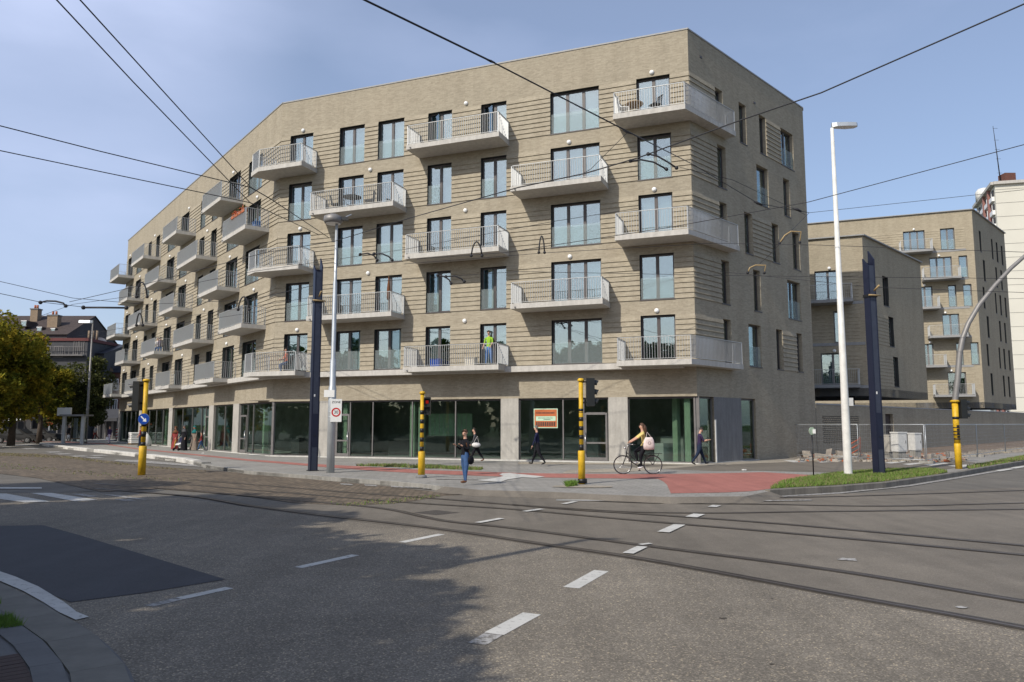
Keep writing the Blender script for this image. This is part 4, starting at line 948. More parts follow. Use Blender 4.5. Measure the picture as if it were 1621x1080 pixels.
# ------------------------------------------------------------------ the old town houses on the left
def plain_house(name, label, x0, x1, yb, Y, depth, ze, mat, roofm, ridge=None, win=(), wm='white_paint', gable=False, cat='house', ang=0.0, y_shop=None):
    """box between sight lines x0..x1 at distance Y, eaves height ze"""
    a, b = W(x0, 640, Y), W(x1, 640, Y); w = b.x-a.x; root = thing(name, label, cat, (a.x, Y, 0), ang)
    mb = MB(); mb.box(0, w, 0, depth, 0, ze, mat, 'u'); ob('wall', mb, root)
    mb = MB(); rg = ridge or 0
    if rg:
        if gable:   # ridge runs away from the viewer
            mb.quad([(0, -.2, ze), (w/2, -.2, ze+rg), (w/2, depth, ze+rg), (0, depth, ze)], roofm); mb.quad([(w/2, -.2, ze+rg), (w, -.2, ze), (w, depth, ze), (w/2, depth, ze+rg)], roofm); mb.quad([(0, 0, ze), (w, 0, ze), (w/2, 0, ze+rg)], mat)
        else:
            mb.quad([(-.2, -.3, ze), (w+.2, -.3, ze), (w+.2, depth/2, ze+rg), (-.2, depth/2, ze+rg)], roofm); mb.quad([(-.2, depth/2, ze+rg), (w+.2, depth/2, ze+rg), (w+.2, depth+.3, ze), (-.2, depth+.3, ze)], roofm)
            mb.quad([(w, 0, ze), (w, depth, ze), (w, depth/2, ze+rg)], mat); mb.quad([(0, 0, ze), (0, depth/2, ze+rg), (0, depth, ze)], mat)
    else: mb.box(-.15, w+.15, -.15, depth, ze, ze+.35, roofm)
    ob('roof', mb, root)
    for (px0, px1, py0, py1) in win:
        u0 = W(px0, 640, Y).x-a.x; u1 = W(px1, 640, Y).x-a.x; z1 = zat(px0, py0, Y); z0 = zat(px0, py1, Y); t = .09
        mb = MB(); mb.box(u0, u0+t, -.05, .03, z0, z1, wm); mb.box(u1-t, u1, -.05, .03, z0, z1, wm); mb.box(u0+t, u1-t, -.05, .03, z1-t, z1, wm); mb.box(u0+t, u1-t, -.05, .03, z0, z0+t, wm); c = (u0+u1)/2
        mb.box(c-.04, c+.04, -.04, .03, z0+t, z1-t, wm); f_ = ob('window', mb, root)
        mb = MB(); mb.box(u0+t, u1-t, -.012, -.004, z0+t, z1-t, 'wall_slate'); ob('pane', mb, f_)
    return root, w
def chimney(px0, px1, py0, py1, Y, parent, mat='brick_tan', pots=2):
    a = W(px0, py1, Y); w = W(px1, py1, Y).x-a.x; h = zat(px0, py0, Y)-a.z; mb = MB(); mb.box(0, w, 0, .9, -1.5, h, mat); mb.box(-.08, w+.08, -.08, .98, h, h+.15, 'concrete_dark')
    for i in range(pots): mb.lathe([(.14, 0), (.12, .5)], 'terracotta', 8, (w*(i+1)/(pots+1), .45, h+.15))
    o = ob('chimney', mb, parent, (a.x-parent.location.x, a.y-parent.location.y, a.z))
h1, w1 = plain_house('corner_house', 'brown tiled corner house with dormers and brick chimneys behind the yellow tree', -90, 99, 0, 96, 12, zat(50, 530, 96), 'brick_dark', 'roof_tile', zat(50, 495, 99)-zat(50, 530, 96))
chimney(46.5, 58, 490, 518, 100, h1); chimney(74, 90, 500, 518, 98, h1)
for px0, px1, py0, py1 in ((35, 45, 508, 518), (60, 69, 518, 526), (82, 90, 520, 528)):
    a = W(px0, py1, 97.2); b = W(px1, py0, 97.2); mb = MB(); mb.box(0, b.x-a.x, 0, 2.2, 0, b.z-a.z, 'roof_tile'); mb.box(.08, b.x-a.x-.08, -.03, -.004, .1, b.z-a.z-.12, 'window_glass'); mb.box(0, b.x-a.x, -.05, -.032, b.z-a.z-.1, b.z-a.z, 'white_paint'); ob('dormer', mb, h1, (a.x-h1.location.x, a.y-h1.location.y-.3, a.z))
h2, w2 = plain_house('cafe_building', 'dark slate fronted building with a flat red cornice and glazed corner bay', 15, 133, 0, 90, 10, zat(70, 540, 90), 'wall_slate', 'roof_red', 0,
    [(111, 119, 538, 562), (120, 128, 539, 563), (60, 75, 548, 566), (80, 95, 548, 566), (60, 72, 590, 615), (84, 96, 590, 615), (108, 120, 590, 615)], 'frame_grey')
mb = MB(); a = W(70, 562, 90); mb.box(.3, w2-.2, -.6, -.01, a.z-.15, a.z, 'frame_grey'); [mb.box(.4+i*.5, .44+i*.5, -.55, -.5, a.z, a.z+.9, 'frame_grey') for i in range(int(w2*2)-2)]; mb.box(.3, w2-.3, -.56, -.5, a.z+.9, a.z+.95, 'frame_grey'); ob('balcony', mb, h2)
mb = MB()
for i in range(3): mb.lathe([(.14, 0), (.14, 1.3)], 'brick_tan', 8, (w2*.82+i*.5, 3, zat(70, 540, 90)+.3))
ob('flue', mb, h2)
h3, w3 = plain_house('town_house', 'narrow dark slate town house beside the street lamp on the left', 128, 160, 0, 92, 10, zat(140, 560, 92), 'wall_slate', 'roof_slate', 1.6, [(141, 148, 575, 597), (147, 154, 610, 630)])
chimney(135, 150, 545, 568, 95, h3)
h4, w4 = plain_house('gabled_house', 'dark red brick house with steep slate roof next to the big block', 158, 205, 0, 94, 12, zat(165, 590, 94), 'brick_red', 'roof_slate', zat(165, 551, 94)-zat(165, 590, 94), [(167, 175, 632, 652), (178, 186, 632, 652), (167, 175, 600, 618), (178, 186, 600, 618)])
mb = MB(); a = W(152, 588, 93.6); mb.quad([(0, 0, 0), (W(178, 588, 93.6).x-a.x, 0, 0), (.8, 0, zat(152, 560, 93.6)-a.z)], 'brick_tan'); mb.quad([(0, .3, 0), (W(178, 588, 93.6).x-a.x, .3, 0), (.8, .3, zat(152, 560, 93.6)-a.z)][::-1], 'brick_tan'); ob('side_gable', mb, h4, (a.x-h4.location.x, a.y-h4.location.y, a.z))
mb = MB(); a = W(158.5, 543, 94); mb.lathe([(.05, 0), (.5, .08), (.75, .25)], 'sign_white', 14); dish = thing('satellite_dish', 'pale round satellite dish on the rooftops left of the big block', 'dish', tuple(a), 0); ob('reflector', mb, dish, rot=(PI/2+.3, 0, .5)); mb = MB(); mb.tube([(0, 0, 0), (0, .3, -1.6)], .04, 'steel', 6); ob('mast', mb, dish)
h5, w5 = plain_house('row_house', 'low dark house closing the street beyond the bus shelter', 99, 142, 0, 97, 8, zat(110, 575, 97), 'brick_red', 'roof_tile', 2.0, [(103, 110, 600, 620), (116, 123, 600, 620)])
# shop awnings and shadowed fronts at street level
for k, (x0, x1, lab, mt) in enumerate([(-70, -10, 'dark awning of the leftmost shop under the yellow tree', 'black_cloth'), (2, 44, 'brown awning with pale lettering under the yellow tree', 'roof_tile'), (70, 100, 'dark awning beside the bus shelter', 'black_cloth'), (143, 186, 'grey shop fascia below the red brick house', 'wall_slate')]):
    Y = 88 if x0 > 120 else 86; a = W(x0, 662, Y); b = W(x1, 652, Y); w_ = b.x-a.x; t_ = thing('shop_awning', lab, 'awning', (a.x, Y, a.z), 0)
    mb = MB(); mb.quad([(0, 0, 0), (w_, 0, 0), (w_, 2.5, 1.1), (0, 2.5, 1.1)], mt); mb.box(0, w_, -.02, .02, -.35, .0, mt); ob('canopy', mb, t_)
    if k == 1:
        mb = MB(); [mb.box(.4+i*.42, .4+i*.42+.22, -.03, -.021, -.28, -.06, 'sign_white') for i in range(int(w_/.42)-1)]; ob('lettering', mb, t_)
    mb = MB(); [mb.box(.2+i*(w_-.5)/3, .32+i*(w_-.5)/3, 1.2, 1.3, -a.z, 0, 'frame_grey') for i in range(4)]; ob('post', mb, t_)
for k, (x0, x1) in enumerate([(5, 50), (105, 128), (150, 186)]):
    a = W(x0, 690, 89.5); b = W(x1, 660, 89.5); t_ = thing('shop_window', ['dark shop window behind the yellow tree', 'dark shop window behind the bus shelter', 'dark shop window under the red brick house'][k], 'shop window', (a.x, 89.5, 0), 0)
    mb = MB(); w_ = b.x-a.x; mb.box(0, w_, .05, .1, .2, 2.6, 'wall_slate'); ob('pane', mb, t_); mb = MB(); [mb.box(i*w_/4-.05, i*w_/4+.05, -.02, .12, .1, 2.7, 'frame_grey') for i in range(5)]; mb.box(0, w_, -.03, .12, 2.7, 2.9, 'frame_grey'); ob('frame', mb, t_)
t_ = thing('street_sign', 'orange shop sign hanging beside the bus shelter', 'sign', tuple(W(72, 677, 80))); mb = MB(); mb.box(0, .75, 0, .1, .2, 1.15, 'red_paint' if False else 'orange_cloth'); ob('panel', mb, t_); mb = MB(); mb.box(.3, .4, .02, .08, -.8, .2, 'steel'); ob('post', mb, t_)
# parked cars in the shade on the left
def car(label, px, Y, mat, rz):
    p = W(px, 690, Y); t_ = thing('parked_car', label, 'car', (p.x, Y, 0), rz)
    mb = MB(); prof = [(-2.0, .35), (-2.0, .75), (-1.6, .88), (-1.15, 1.38), (.35, 1.42), (1.0, .95), (1.85, .82), (2.0, .6), (2.0, .35)]
    n_ = len(prof); [mb.v.append((x, y*(1 if z < .9 else .82), z)) for y in (-.85, .85) for x, z in prof]
    mb.face(range(n_), mat); mb.face([n_+i for i in range(n_)][::-1], mat)
    for i in range(n_): mb.face((i, (i+1) % n_, n_+(i+1) % n_, n_+i)[::-1], mat)
    ob('body', mb, t_)
    mb = MB(); [mb.quad([(-1.2, s_*.80, .93), (.75, s_*.80, .93), (.25, s_*.74, 1.33), (-1.0, s_*.74, 1.33)], 'black_plastic') for s_ in (-1, 1)]; mb.quad([(.5, -.62, 1.36), (.5, .62, 1.36), (1.02, .66, .97), (1.02, -.66, .97)], 'black_plastic'); ob('window', mb, t_)
    for x in (-1.25, 1.25):
        for y in (-.85, .85):
            mb = MB(); mb.tube([(x, y-.1, .31), (x, y+.1, .31)], .31, 'rubber', 14); mb.tube([(x, y-.11, .31), (x, y+.11, .31)], .18, 'chrome', 10); ob('wheel', mb, t_)
car('dark parked car in the shade under the yellow tree', 30, 76, 'rubber', .1); car('black parked car nearest the bus shelter on the left', 66, 80, 'rubber', .05)

# ------------------------------------------------------------------ trees
LEAF = {}
def leaf_cloud(key, mat, blobs, n, s, seed):
    if key in LEAF: return LEAF[key]
    r = random.Random(seed); mb = MB(); tot = sum(b[3]**2 for b in blobs)
    for (cx, cy, cz, br) in blobs:
        for _ in range(int(n*br*br/tot)):
            d = Vector((r.gauss(0, 1), r.gauss(0, 1), r.gauss(0, 1))).normalized()*br*(r.random()**.42)
            if noise.noise(Vector((cx, cy, cz))+d*.9) < -.22: continue
            c = Vector((cx, cy, cz)) + Vector((d.x, d.y, d.z*.82)); a = Vector((r.gauss(0, 1), r.gauss(0, 1), r.gauss(0, .7))).normalized(); b = a.cross(Vector((r.gauss(0, 1), r.gauss(0, 1), r.gauss(0, 1)))).normalized(); q = s*r.uniform(.6, 1.3)
            mb.quad([c-a*q, c+b*q*.55, c+a*q, c-b*q*.55], mat)
    LEAF[key] = mb.mesh('crown'); return LEAF[key]
def tree(label, loc, H_, rad, mat, n, s, seed, group=None, share=None, name='leafy_tree', low=.42):
    r = random.Random(seed); root = thing(name, label, 'tree', tuple(loc), 0, group)
    blobs = [(0, 0, H_*.68, rad*.62)]
    for i in range(15):
        a = r.uniform(0, 2*PI); q = rad*r.uniform(.35, .72); blobs.append((q*math.cos(a), q*math.sin(a), H_*r.uniform(low, .90)*(1-.10*q/rad), rad*r.uniform(.28, .46)))
    ob('crown', leaf_cloud(share or label, mat, blobs, n, s, seed), root)
    mb = MB(); mb.tube([(0, 0, 0), (.05, 0, H_*.2), (0, .05, H_*.42), (.1, 0, H_*.75)], [H_*.032, H_*.024, H_*.018, H_*.006], 'bark', 10)
    for b in blobs[1:11]: mb.tube([(0, .02, H_*.30), (b[0]*.5, b[1]*.5, (H_*.34+b[2])/2), (b[0], b[1], b[2])], [H_*.012, H_*.008, H_*.002], 'bark', 6)
    ob('trunk', mb, root); return root
tree('large tree turning yellow at the left edge', W(14, 690, 66)*Vector((1, 1, 0)) if False else (W(18, 690, 66).x, 66, 0), 10.4, 4.5, 'leaf_yellow', 26000, .17, 3, low=.24)
tree('yellow green tree filling the frame edge behind the tram bed', (W(-55, 690, 60).x, 60, 0), 11.5, 4.4, 'leaf_yellow', 20000, .17, 5, low=.24)
tree('smaller yellow green tree left of the bus shelter', (W(62, 690, 74).x, 74, 0), 9.0, 3.0, 'leaf_yellow', 14000, .16, 6, low=.24)
tree('rounded olive green tree above the bus shelter', (W(116, 690, 79).x, 79, 0), 9.4, 3.7, 'leaf_olive', 18000, .16, 8, low=.24)
# avenue beside and behind the viewpoint: it shades the near carriageway and shows in the windows
av = [(-14.6, 10.2, 9.5, 3.9), (-12.9, 7.1, 9.6, 3.4), (-10.3, 2.4, 9.8, 4.0), (-16.0, 5.0, 10, 4.2), (-9.9, -2.6, 10.2, 4.4), (-9.4, -9.0, 10, 4.3), (-20.0, 15.5, 10.5, 4.0), (-22, 6, 11, 4.5), (-3.5, -15.5, 10, 4.2)]
for i, (x, y, h_, r_) in enumerate(av):
    tree('leafy avenue tree shading the near carriageway', (x, y, 0), h_, r_, 'leaf_green', 15000, .22, 20+i, 'avenue trees beside the viewpoint')
far = [(-48, -30), (-36, -34), (-24, -31), (-12, -36), (2, -33), (14, -37), (26, -33), (38, -36), (52, -32), (64, -38), (-42, -41), (-30, -44), (-18, -42), (-5, -45), (8, -43), (20, -46), (32, -44), (45, -43), (58, -45), (-60, -36), (76, -40), (-44, 0), (-50, 9), (-58, 16), (-38, -8), (-66, 24), (-52, -8), (-72, 12), (-62, 4), (-62, 44), (-70, 54), (-78, 62), (-60, 34), (-78, 36), (-66, -10)]
for i, (x, y) in enumerate(far):
    tree('dark tree across the street behind the viewpoint', (x, y, 0), 12.5 if i % 2 else 10.5, 5.2, 'leaf_green', 6000, .42, 40, 'trees behind the viewpoint', share='fartree%d' % (i % 2), low=.14)

# ------------------------------------------------------------------ street furniture
def base(px, py, z=.13): g_ = G(px, py, z); return (g_.x, g_.y, z)
def ztop(px, py, Y): return zat(px, py, Y)
# dark steel catenary masts
def mast(label, px, py, topy, rz):
    b = base(px, py); H_ = ztop(px, topy, b[1]) - b[2]; root = thing('catenary_mast', label, 'mast', b, rz)
    mb = MB(); w = .13
    for x0, x1, za, zb in ((-.15, -.10, H_-.30, H_-.6), (.10, .15, H_, H_-.35)):
        b_ = len(mb.v); mb.v += [(x0, -w, 0), (x1, -w, 0), (x1, w, 0), (x0, w, 0), (x0, -w, zb), (x1, -w, zb), (x1, w, za), (x0, w, za)]
        for q in ((0, 3, 2, 1), (4, 5, 6, 7), (0, 1, 5, 4), (1, 2, 6, 5), (2, 3, 7, 6), (3, 0, 4, 7)): mb.face([b_+i for i in q], 'navy_steel')
    ob('flange', mb, root)
    mb = MB(); mb.box(-.099, .099, -.127, -.10, .0, H_-.58, 'navy_steel_light'); mb.box(-.099, .099, .10, .127, 0, H_-.45, 'navy_steel'); ob('web_plate', mb, root)
    mb = MB(); mb.box(-.098, .098, -.137, -.128, .9, 2.15, 'navy_steel'); mb.box(-.04, .04, -.146, -.138, 1.3, 1.34, 'black'); ob('hatch', mb, root)
    mb = MB(); [mb.box(-.07, -.02, -.133, -.1275, 1.0+i*.9, 1.09+i*.9, 'sign_white') for i in (2,)]; ob('sticker', mb, root)
    mb = MB(); mb.obox((0, 0, H_*.79), (.18, 0, 0), (0, .15, 0), (0, 0, .05), 'black'); mb.tube([(-.25, -.22, H_*.79), (.25, -.22, H_*.79)], .03, 'insulator', 6); mb.tube([(0, -.2, H_*.81), (0, -.45, H_*.83)], .035, 'insulator', 6); ob('clamp', mb, root)
    mb = MB(); mb.box(-.19, .19, -.17, .17, -.01, .03, 'black'); ob('base_plate', mb, root); return root
m1 = mast('dark navy steel catenary mast in front of the left shopfront', 495, 745.5, 408, .55)
m2 = mast('dark navy steel catenary mast standing on the grass island', 1392, 752.5, 396, .3)
# galvanised floodlight pole
b = base(523, 748.5); H_ = ztop(530, 350, b[1])-.13
p = thing('lamp_pole', 'tall galvanised pole with a floodlight cluster and the ZONE 30 sign', 'lamp post', b)
mb = MB(); mb.lathe([(.145, 0), (.145, 3.1), (.115, 3.16), (.112, 4.1), (.085, 4.2), (.08, 7.0), (.058, 7.1), (.052, H_)], 'steel', 14); ob('pole', mb, p)
mb = MB(); mb.lathe([(.155, 0), (.15, .03)], 'steel', 14, (0, 0, 2.0)); mb.lathe([(.155, 0), (.15, .03)], 'steel', 14, (0, 0, 2.2)); ob('clamp_band', mb, p)
mb = MB(); mb.lathe([(.30, 0), (.36, .1), (.34, .26), (.12, .36), (.02, .38)], 'pole_grey', 16, (-.14, 0, H_-.1)); mb.lathe([(.28, -.012), (.28, 0)], 'lamp_white', 16, (-.14, 0, H_-.1)); mb.box(-.05, .42, -.12, .12, H_+.02, H_+.14, 'black_plastic'); mb.tube([(0, 0, H_), (.55, 0, H_+.25)], .025, 'steel', 6); ob('lamp_head', mb, p)
def text_obj(name, s, size, mat, parent, loc, rot, extrude=.004, align='CENTER'):
    c = bpy.data.curves.new(name, 'FONT'); c.body = s; c.size = size; c.extrude = extrude; c.align_x = align; c.align_y = 'CENTER'
    o = bpy.data.objects.new('t', c); COL.objects.link(o); dg = bpy.context.evaluated_depsgraph_get(); me = bpy.data.meshes.new_from_object(o.evaluated_get(dg)); bpy.data.objects.remove(o)
    me.materials.clear(); me.materials.append(MAT[mat]); return ob(name, me, parent, loc, rot)
def ring(mb, r0, r1, y0, m_, n=28, c=(0, 0)):
    b_ = len(mb.v)
    for r in (r0, r1):
        for k in range(n): mb.v.append((c[0]+r*math.cos(2*PI*k/n), y0, c[1]+r*math.sin(2*PI*k/n)))
    for k in range(n): mb.face((b_+k, b_+(k+1) % n, b_+n+(k+1) % n, b_+n+k), m_)
Yp = b[1]; s_ = Yp/FPX
z = thing('speed_limit_sign', 'white ZONE 30 speed limit plate on the galvanised pole', 'sign', (b[0]+.19, Yp-.17, zat(530, 668, Yp)), .12)
hh = zat(530, 632, Yp)-zat(530, 668, Yp); ww = .40
mb = MB(); mb.box(-ww/2, ww/2, 0, .02, 0, hh, 'sign_white'); ob('plate', mb, z)
mb = MB(); ring(mb, .115, .165, -.004, 'red_paint', c=(0, hh*.42)); ob('red_ring', mb, z)
text_obj('numerals', '30', .16, 'black', z, (0, -.004, hh*.42), (PI/2, 0, 0), .001); text_obj('lettering', 'ZONE', .115, 'black', z, (0, -.004, hh*.86), (PI/2, 0, 0), .001)
z = thing('blank_sign', 'small blank white plate above the ZONE 30 sign', 'sign', (b[0]-.08, Yp-.16, zat(520, 629, Yp)), 0); mb = MB(); mb.box(-.19, .19, 0, .02, 0, .26, 'sign_white'); ob('plate', mb, z); mb = MB(); mb.box(-.1, .1, .02, .05, .1, .15, 'steel'); ob('bracket', mb, z)
# white street lamp on the island
def street_lamp(label, px, py, topy, toppx, mat, rad, head_dir, hs=1.0, gnd=.16):
    b = base(px, py, gnd); H_ = zat(toppx, topy, b[1]) - gnd; root = thing('street_lamp', label, 'lamp post', b)
    mb = MB(); mb.lathe([(rad*1.05, 0), (rad, .1), (rad*.98, 1.8), (rad*.75, 2.6) if False else (rad*.92, 2.6), (rad*.42, H_)], mat, 14); ob('pole', mb, root)
    mb = MB(); mb.lathe([(rad*1.6, -.03), (rad*1.5, .02), (rad*1.1, .05)], 'black', 14); ob('base_ring', mb, root)
    d = head_dir; mb = MB()
    pr = [(0, .05, -.06), (.12, .12, -.09), (.45, .15, -.10), (.72, .12, -.04), (.78, .04, .0)]
    for i, (x, w_, z_) in enumerate(pr): x *= hs; mb.v += [(d*x, -w_*hs, H_+z_*hs*.2+.05), (d*x, w_*hs, H_+z_*hs*.2+.05), (d*x, w_*hs*.7, H_+.16*hs), (d*x, -w_*hs*.7, H_+.16*hs)]
    for i in range(len(pr)-1):
        for k in range(4): q = (4*i+k, 4*i+(k+1) % 4, 4*i+4+(k+1) % 4, 4*i+4+k); mb.face(q if d > 0 else q[::-1], 'steel' if k != 0 else 'lamp_white')
    mb.face((0, 1, 2, 3), 'steel'); n_ = 4*(len(pr)-1); mb.face((n_, n_+1, n_+2, n_+3), 'steel'); ob('lamp_head', mb, root); return root
sl = street_lamp('tall white street lamp on the grass island at right', 1343, 753, 203, 1319, 'pole_cream', .135, 1, 1.15)
mb = MB(); mb.box(.10, .26, -.06, .06, 2.35, 2.62, 'cabinet'); ob('junction_box', mb, sl); text_obj('lettering', '3\n9\n8', .10, 'pole_grey', sl, (-.02, -.125, 1.05), (PI/2, 0, 0), .001) if False else None
mb = MB(); [mb.box(-.04, .04, -.118, -.108, .95+i*.12, 1.03+i*.12, 'pole_grey') for i in range(3)]; ob('number_plate', mb, sl)
mb = MB(); mb.lathe([(.32, -.03), (.28, .03), (.15, .07)], 'sand', 12); ob('footing', mb, sl)
street_lamp('slender grey street lamp beside the bus shelter', 135.5, 701.5, 512, 146, 'pole_grey', .13, -1, 1.7, .13)
b = (-6.3, 4.6, .0); p = street_lamp('street lamp standing in the shade of the avenue trees', 810, 800, 400, 810, 'pole_grey', .17, 1, 0.6, 0.0); p.location = b; p['category'] = 'lamp post'; p.scale = (1, 1, 9.0/max(c.bound_box[6][2] for c in p.children if c.name.startswith('pole')))
# big yellow signal poles
def signal_body(root, x, z, side, hood_len=.2, n=3, face='black_plastic', w=.26, h=.95, lit=None, rz=0, facing=None):
    """housing whose lenses face direction `side` (+1/-1 along local x)"""
    hh = h; mb = MB(); mb.box(x-.12, x+.12, -w/2, w/2, z, z+hh, face); o = ob('signal_housing', mb, root)
    for i in range(n):
        zc = z + hh*(i+.5)/n; mb = MB(); L0 = x + side*.12
        pts = [(math.cos(a), math.sin(a)) for a in [PI*(-.15) + PI*1.3*k/10 for k in range(11)]]; r = min(.10, hh/n*.4)
        b_ = len(mb.v)
        for (cx, cz) in pts: mb.v += [(L0, cx*r, zc+cz*r), (L0+side*hood_len*(.55+.45*max(0, cz)), cx*r, zc+cz*r-.03)]
        for k in range(10): mb.face((b_+2*k, b_+2*k+1, b_+2*k+3, b_+2*k+2), 'black_plastic')
        ob('hood', mb, root)
        mb = MB(); mb.tube([(L0+side*.002, 0, zc), (L0+side*.012, 0, zc)], r*.9, 'signal_red' if lit == i else 'black', 14); ob('lens', mb, root)
def yellow_pole(label, px, py, topy, rad=.145, low=1.02, bands=(), up=.085, gnd=.13, bandz=None):
    b = base(px, py, gnd); H_ = zat(px, topy, b[1]) - gnd; root = thing('traffic_light', label, 'traffic light', b)
    mb = MB(); mb.lathe([(rad, 0), (rad, low-.02), (rad*.9, low)], 'yellow', 18); ob('lower_sleeve', mb, root)
    mb = MB(); mb.lathe([(up, low), (up, H_)], 'yellow', 16); ob('pole', mb, root)
    mb = MB(); mb.lathe([(up*1.5, H_), (up*1.5, H_+.05), (up*1.1, H_+.09), (.01, H_+.1)], 'yellow' if rad < .14 else 'sand', 16); ob('cap', mb, root)
    for a, c in bands: mb = MB(); mb.lathe([(up*1.04, a), (up*1.04, c)], 'black', 16); ob('black_band', mb, root)
    return root, H_, b
# left
r, H_, b = yellow_pole('yellow signal pole with a blue arrow disc on the tram bed', 224, 752.5, 604, gnd=.0, rad=.135, low=1.08, bands=((1.08, 1.22), (1.42, 1.62), (1.80, 1.92)))
YL = b[1]; signal_body(r, -.30, zat(215, 650, YL), -1, .26, 3, w=.34, h=zat(215, 604, YL)-zat(215, 650, YL))
mb = MB(); mb.box(-.2, 0, -.03, .03, zat(215, 640, YL), zat(215, 637, YL), 'black'); mb.box(-.2, 0, -.03, .03, zat(215, 612, YL), zat(215, 609, YL), 'black'); ob('bracket', mb, r)
z = thing('direction_sign', 'round blue sign with a white arrow pointing down to the right', 'sign', (b[0]+.05, b[1]-.16, zat(227, 663.5, YL)), .1)
mb = MB(); mb.lathe([(.205, 0), (.205, .02)], 'steel', 30); ob('disc', mb, z, (0, .02, 0), (PI/2, 0, 0))
mb = MB(); mb.lathe([(.20, 0), (.20, .004)], 'blue_sign', 30); ob('face', mb, z, (0, -.004, 0), (PI/2, 0, 0))
mb = MB(); mb.quad([(-.022, 0, .14), (.022, 0, .14), (.022, 0, -.03), (.085, 0, -.03), (0, 0, -.145), (-.085, 0, -.03), (-.022, 0, -.03)], 'sign_white'); ob('arrow', mb, z, (0, -.012, 0), (0, -math.radians(45), 0))
# centre left: pedestrian signal
r, H_, b = yellow_pole('yellow signal pole beside the standing woman, with a red pedestrian light', 667, 756.5, 624, rad=.115, low=.86, up=.065, bands=[(.88+i*.30, 1.02+i*.30) for i in range(5)])
signal_body(r, .13, zat(667, 663, b[1]), .5, .1, 2, w=.2, h=.62) if False else None
zz = zat(667, 663, b[1]); mb = MB(); mb.box(.07, .28, -.12, .10, zz, zz+.58, 'black_plastic'); ob('signal_housing', mb, r)
for i, m_ in enumerate(('black', 'signal_red')): mb = MB(); mb.box(.13, .22, -.135, -.121, zz+.09+i*.28, zz+.19+i*.28, m_); ob('lens', mb, r); mb = MB(); mb.box(.08, .27, -.24, -.121, zz+.25+i*.28, zz+.265+i*.28, 'black'); mb.box(.08, .09, -.2, -.121, zz+.06+i*.28, zz+.25+i*.28, 'black'); ob('hood', mb, r)
mb = MB(); mb.lathe([(.2, -.02), (.17, .08), (.12, .1)], 'concrete_dark', 12); ob('footing', mb, r)
# centre right
r, H_, b = yellow_pole('yellow and black banded signal pole on the pavement left of the cyclist', 921, 766.5, 604, rad=.105, low=.98, up=.066, bands=[(.98, 1.16), (1.32, 1.44), (1.58, 1.70), (1.85, 1.97), (2.10, 2.12), (2.14, 2.22)])
zz = zat(925, 650, b[1]); signal_body(r, .28, zz, 1, .14, 3, w=.28, h=zat(925, 606, b[1])-zz)
mb = MB(); mb.box(.05, .2, -.03, .03, zz+.08, zz+.13, 'black'); mb.box(.05, .2, -.03, .03, zz+.7, zz+.75, 'black'); ob('bracket', mb, r)
mb = MB(); mb.lathe([(.14, 0), (.14, .12), (.11, .13)], 'black', 14, (.02, 0, .03)); ob('foot_collar', mb, r)
gb = G(921, 771, .13); sheet('sandy_footing', [(gb.x+.95*math.cos(a)*R_.uniform(.75, 1.05), gb.y+.45*math.sin(a)*R_.uniform(.7, 1.05)) for a in [i*PI/12 for i in range(24)]], .146, 'sand')
# right with curved arm
r, H_, b = yellow_pole('yellow signal pole carrying a long curved grey arm at right', 1518, 742.5, 637, rad=.125, low=1.0, up=.115, bands=[(1.15, 1.2), (1.32, 1.36), (1.45, 1.49), (1.60, 1.64), (1.95, 2.05)])
Yr = b[1]; zz = zat(1524, 668, Yr); signal_body(r, .28, zz, 1, .2, 3, w=.3, h=zat(1524, 638, Yr)-zz)
pts = [Vector(W(x, y, Yr)) - Vector(b) for x, y in ((1515, 637), (1516, 600), (1519, 560), (1524, 535), (1533, 512), (1550, 483), (1575, 452), (1600, 425), (1625, 403), (1700, 340))]
pts = [Vector((q.x, 0, q.z)) for q in pts]; pts[0].x = 0; mb = MB(); mb.tube([(0, 0, 2.6)] + pts, [.11]*4 + [.10, .095, .09, .085, .08, .075, .06], 'pole_grey', 12); ob('curved_arm', mb, r)
mb = MB(); [mb.box(-.05, .05, -.122, -.113, 1.22+i*.14, 1.30+i*.14, 'black') for i in range(4)]; ob('warning_marks', mb, r)
# small green post with round sign
b = base(1288, 755, .16); p = thing('post_sign', 'thin dark green post with a small round green sign on the grass island', 'sign', b)
mb = MB(); mb.lathe([(.022, 0), (.022, 1.42)], 'leaf_post' if False else 'black', 8); ob('post', mb, p); mb = MB(); mb.lathe([(.13, 0), (.13, .02)], 'green_column', 18); ob('disc', mb, p, (0, 0, 1.5), (PI/2, 0, .4)); mb = MB(); mb.box(.02, .12, -.03, -.022, 1.42, 1.56, 'sign_white'); ob('sticker', mb, p)
# bus shelter
Ys = 68; a = W(97, 690, Ys); p = thing('bus_shelter', 'small bus shelter with a white sign box at the end of the kerbed island', 'bus shelter', (a.x, Ys, .13))
wS = W(132, 690, Ys).x-a.x; mb = MB(); [mb.box(x, x+.28, 0, .2, 0, 2.45, 'cabinet') for x in (0, wS-.28)]; ob('post', mb, p); mb = MB(); mb.box(-.1, wS+.1, -.3, 1.3, 2.45, 2.6, 'coping'); ob('roof', mb, p)
mb = MB(); mb.box(.3, wS-.3, 1.0, 1.02, .2, 2.3, 'window_glass'); ob('rear_pane', mb, p); mb = MB(); mb.box(-.45, .75, -.1, .1, 2.45, 3.2, 'sign_white'); mb.box(-.45, .75, -.13, -.101, 2.45, 2.5, 'frame_grey'); ob('sign_box', mb, p); mb = MB(); mb.box(.5, wS-.5, .6, .95, .42, .48, 'timber'); ob('bench', mb, p)
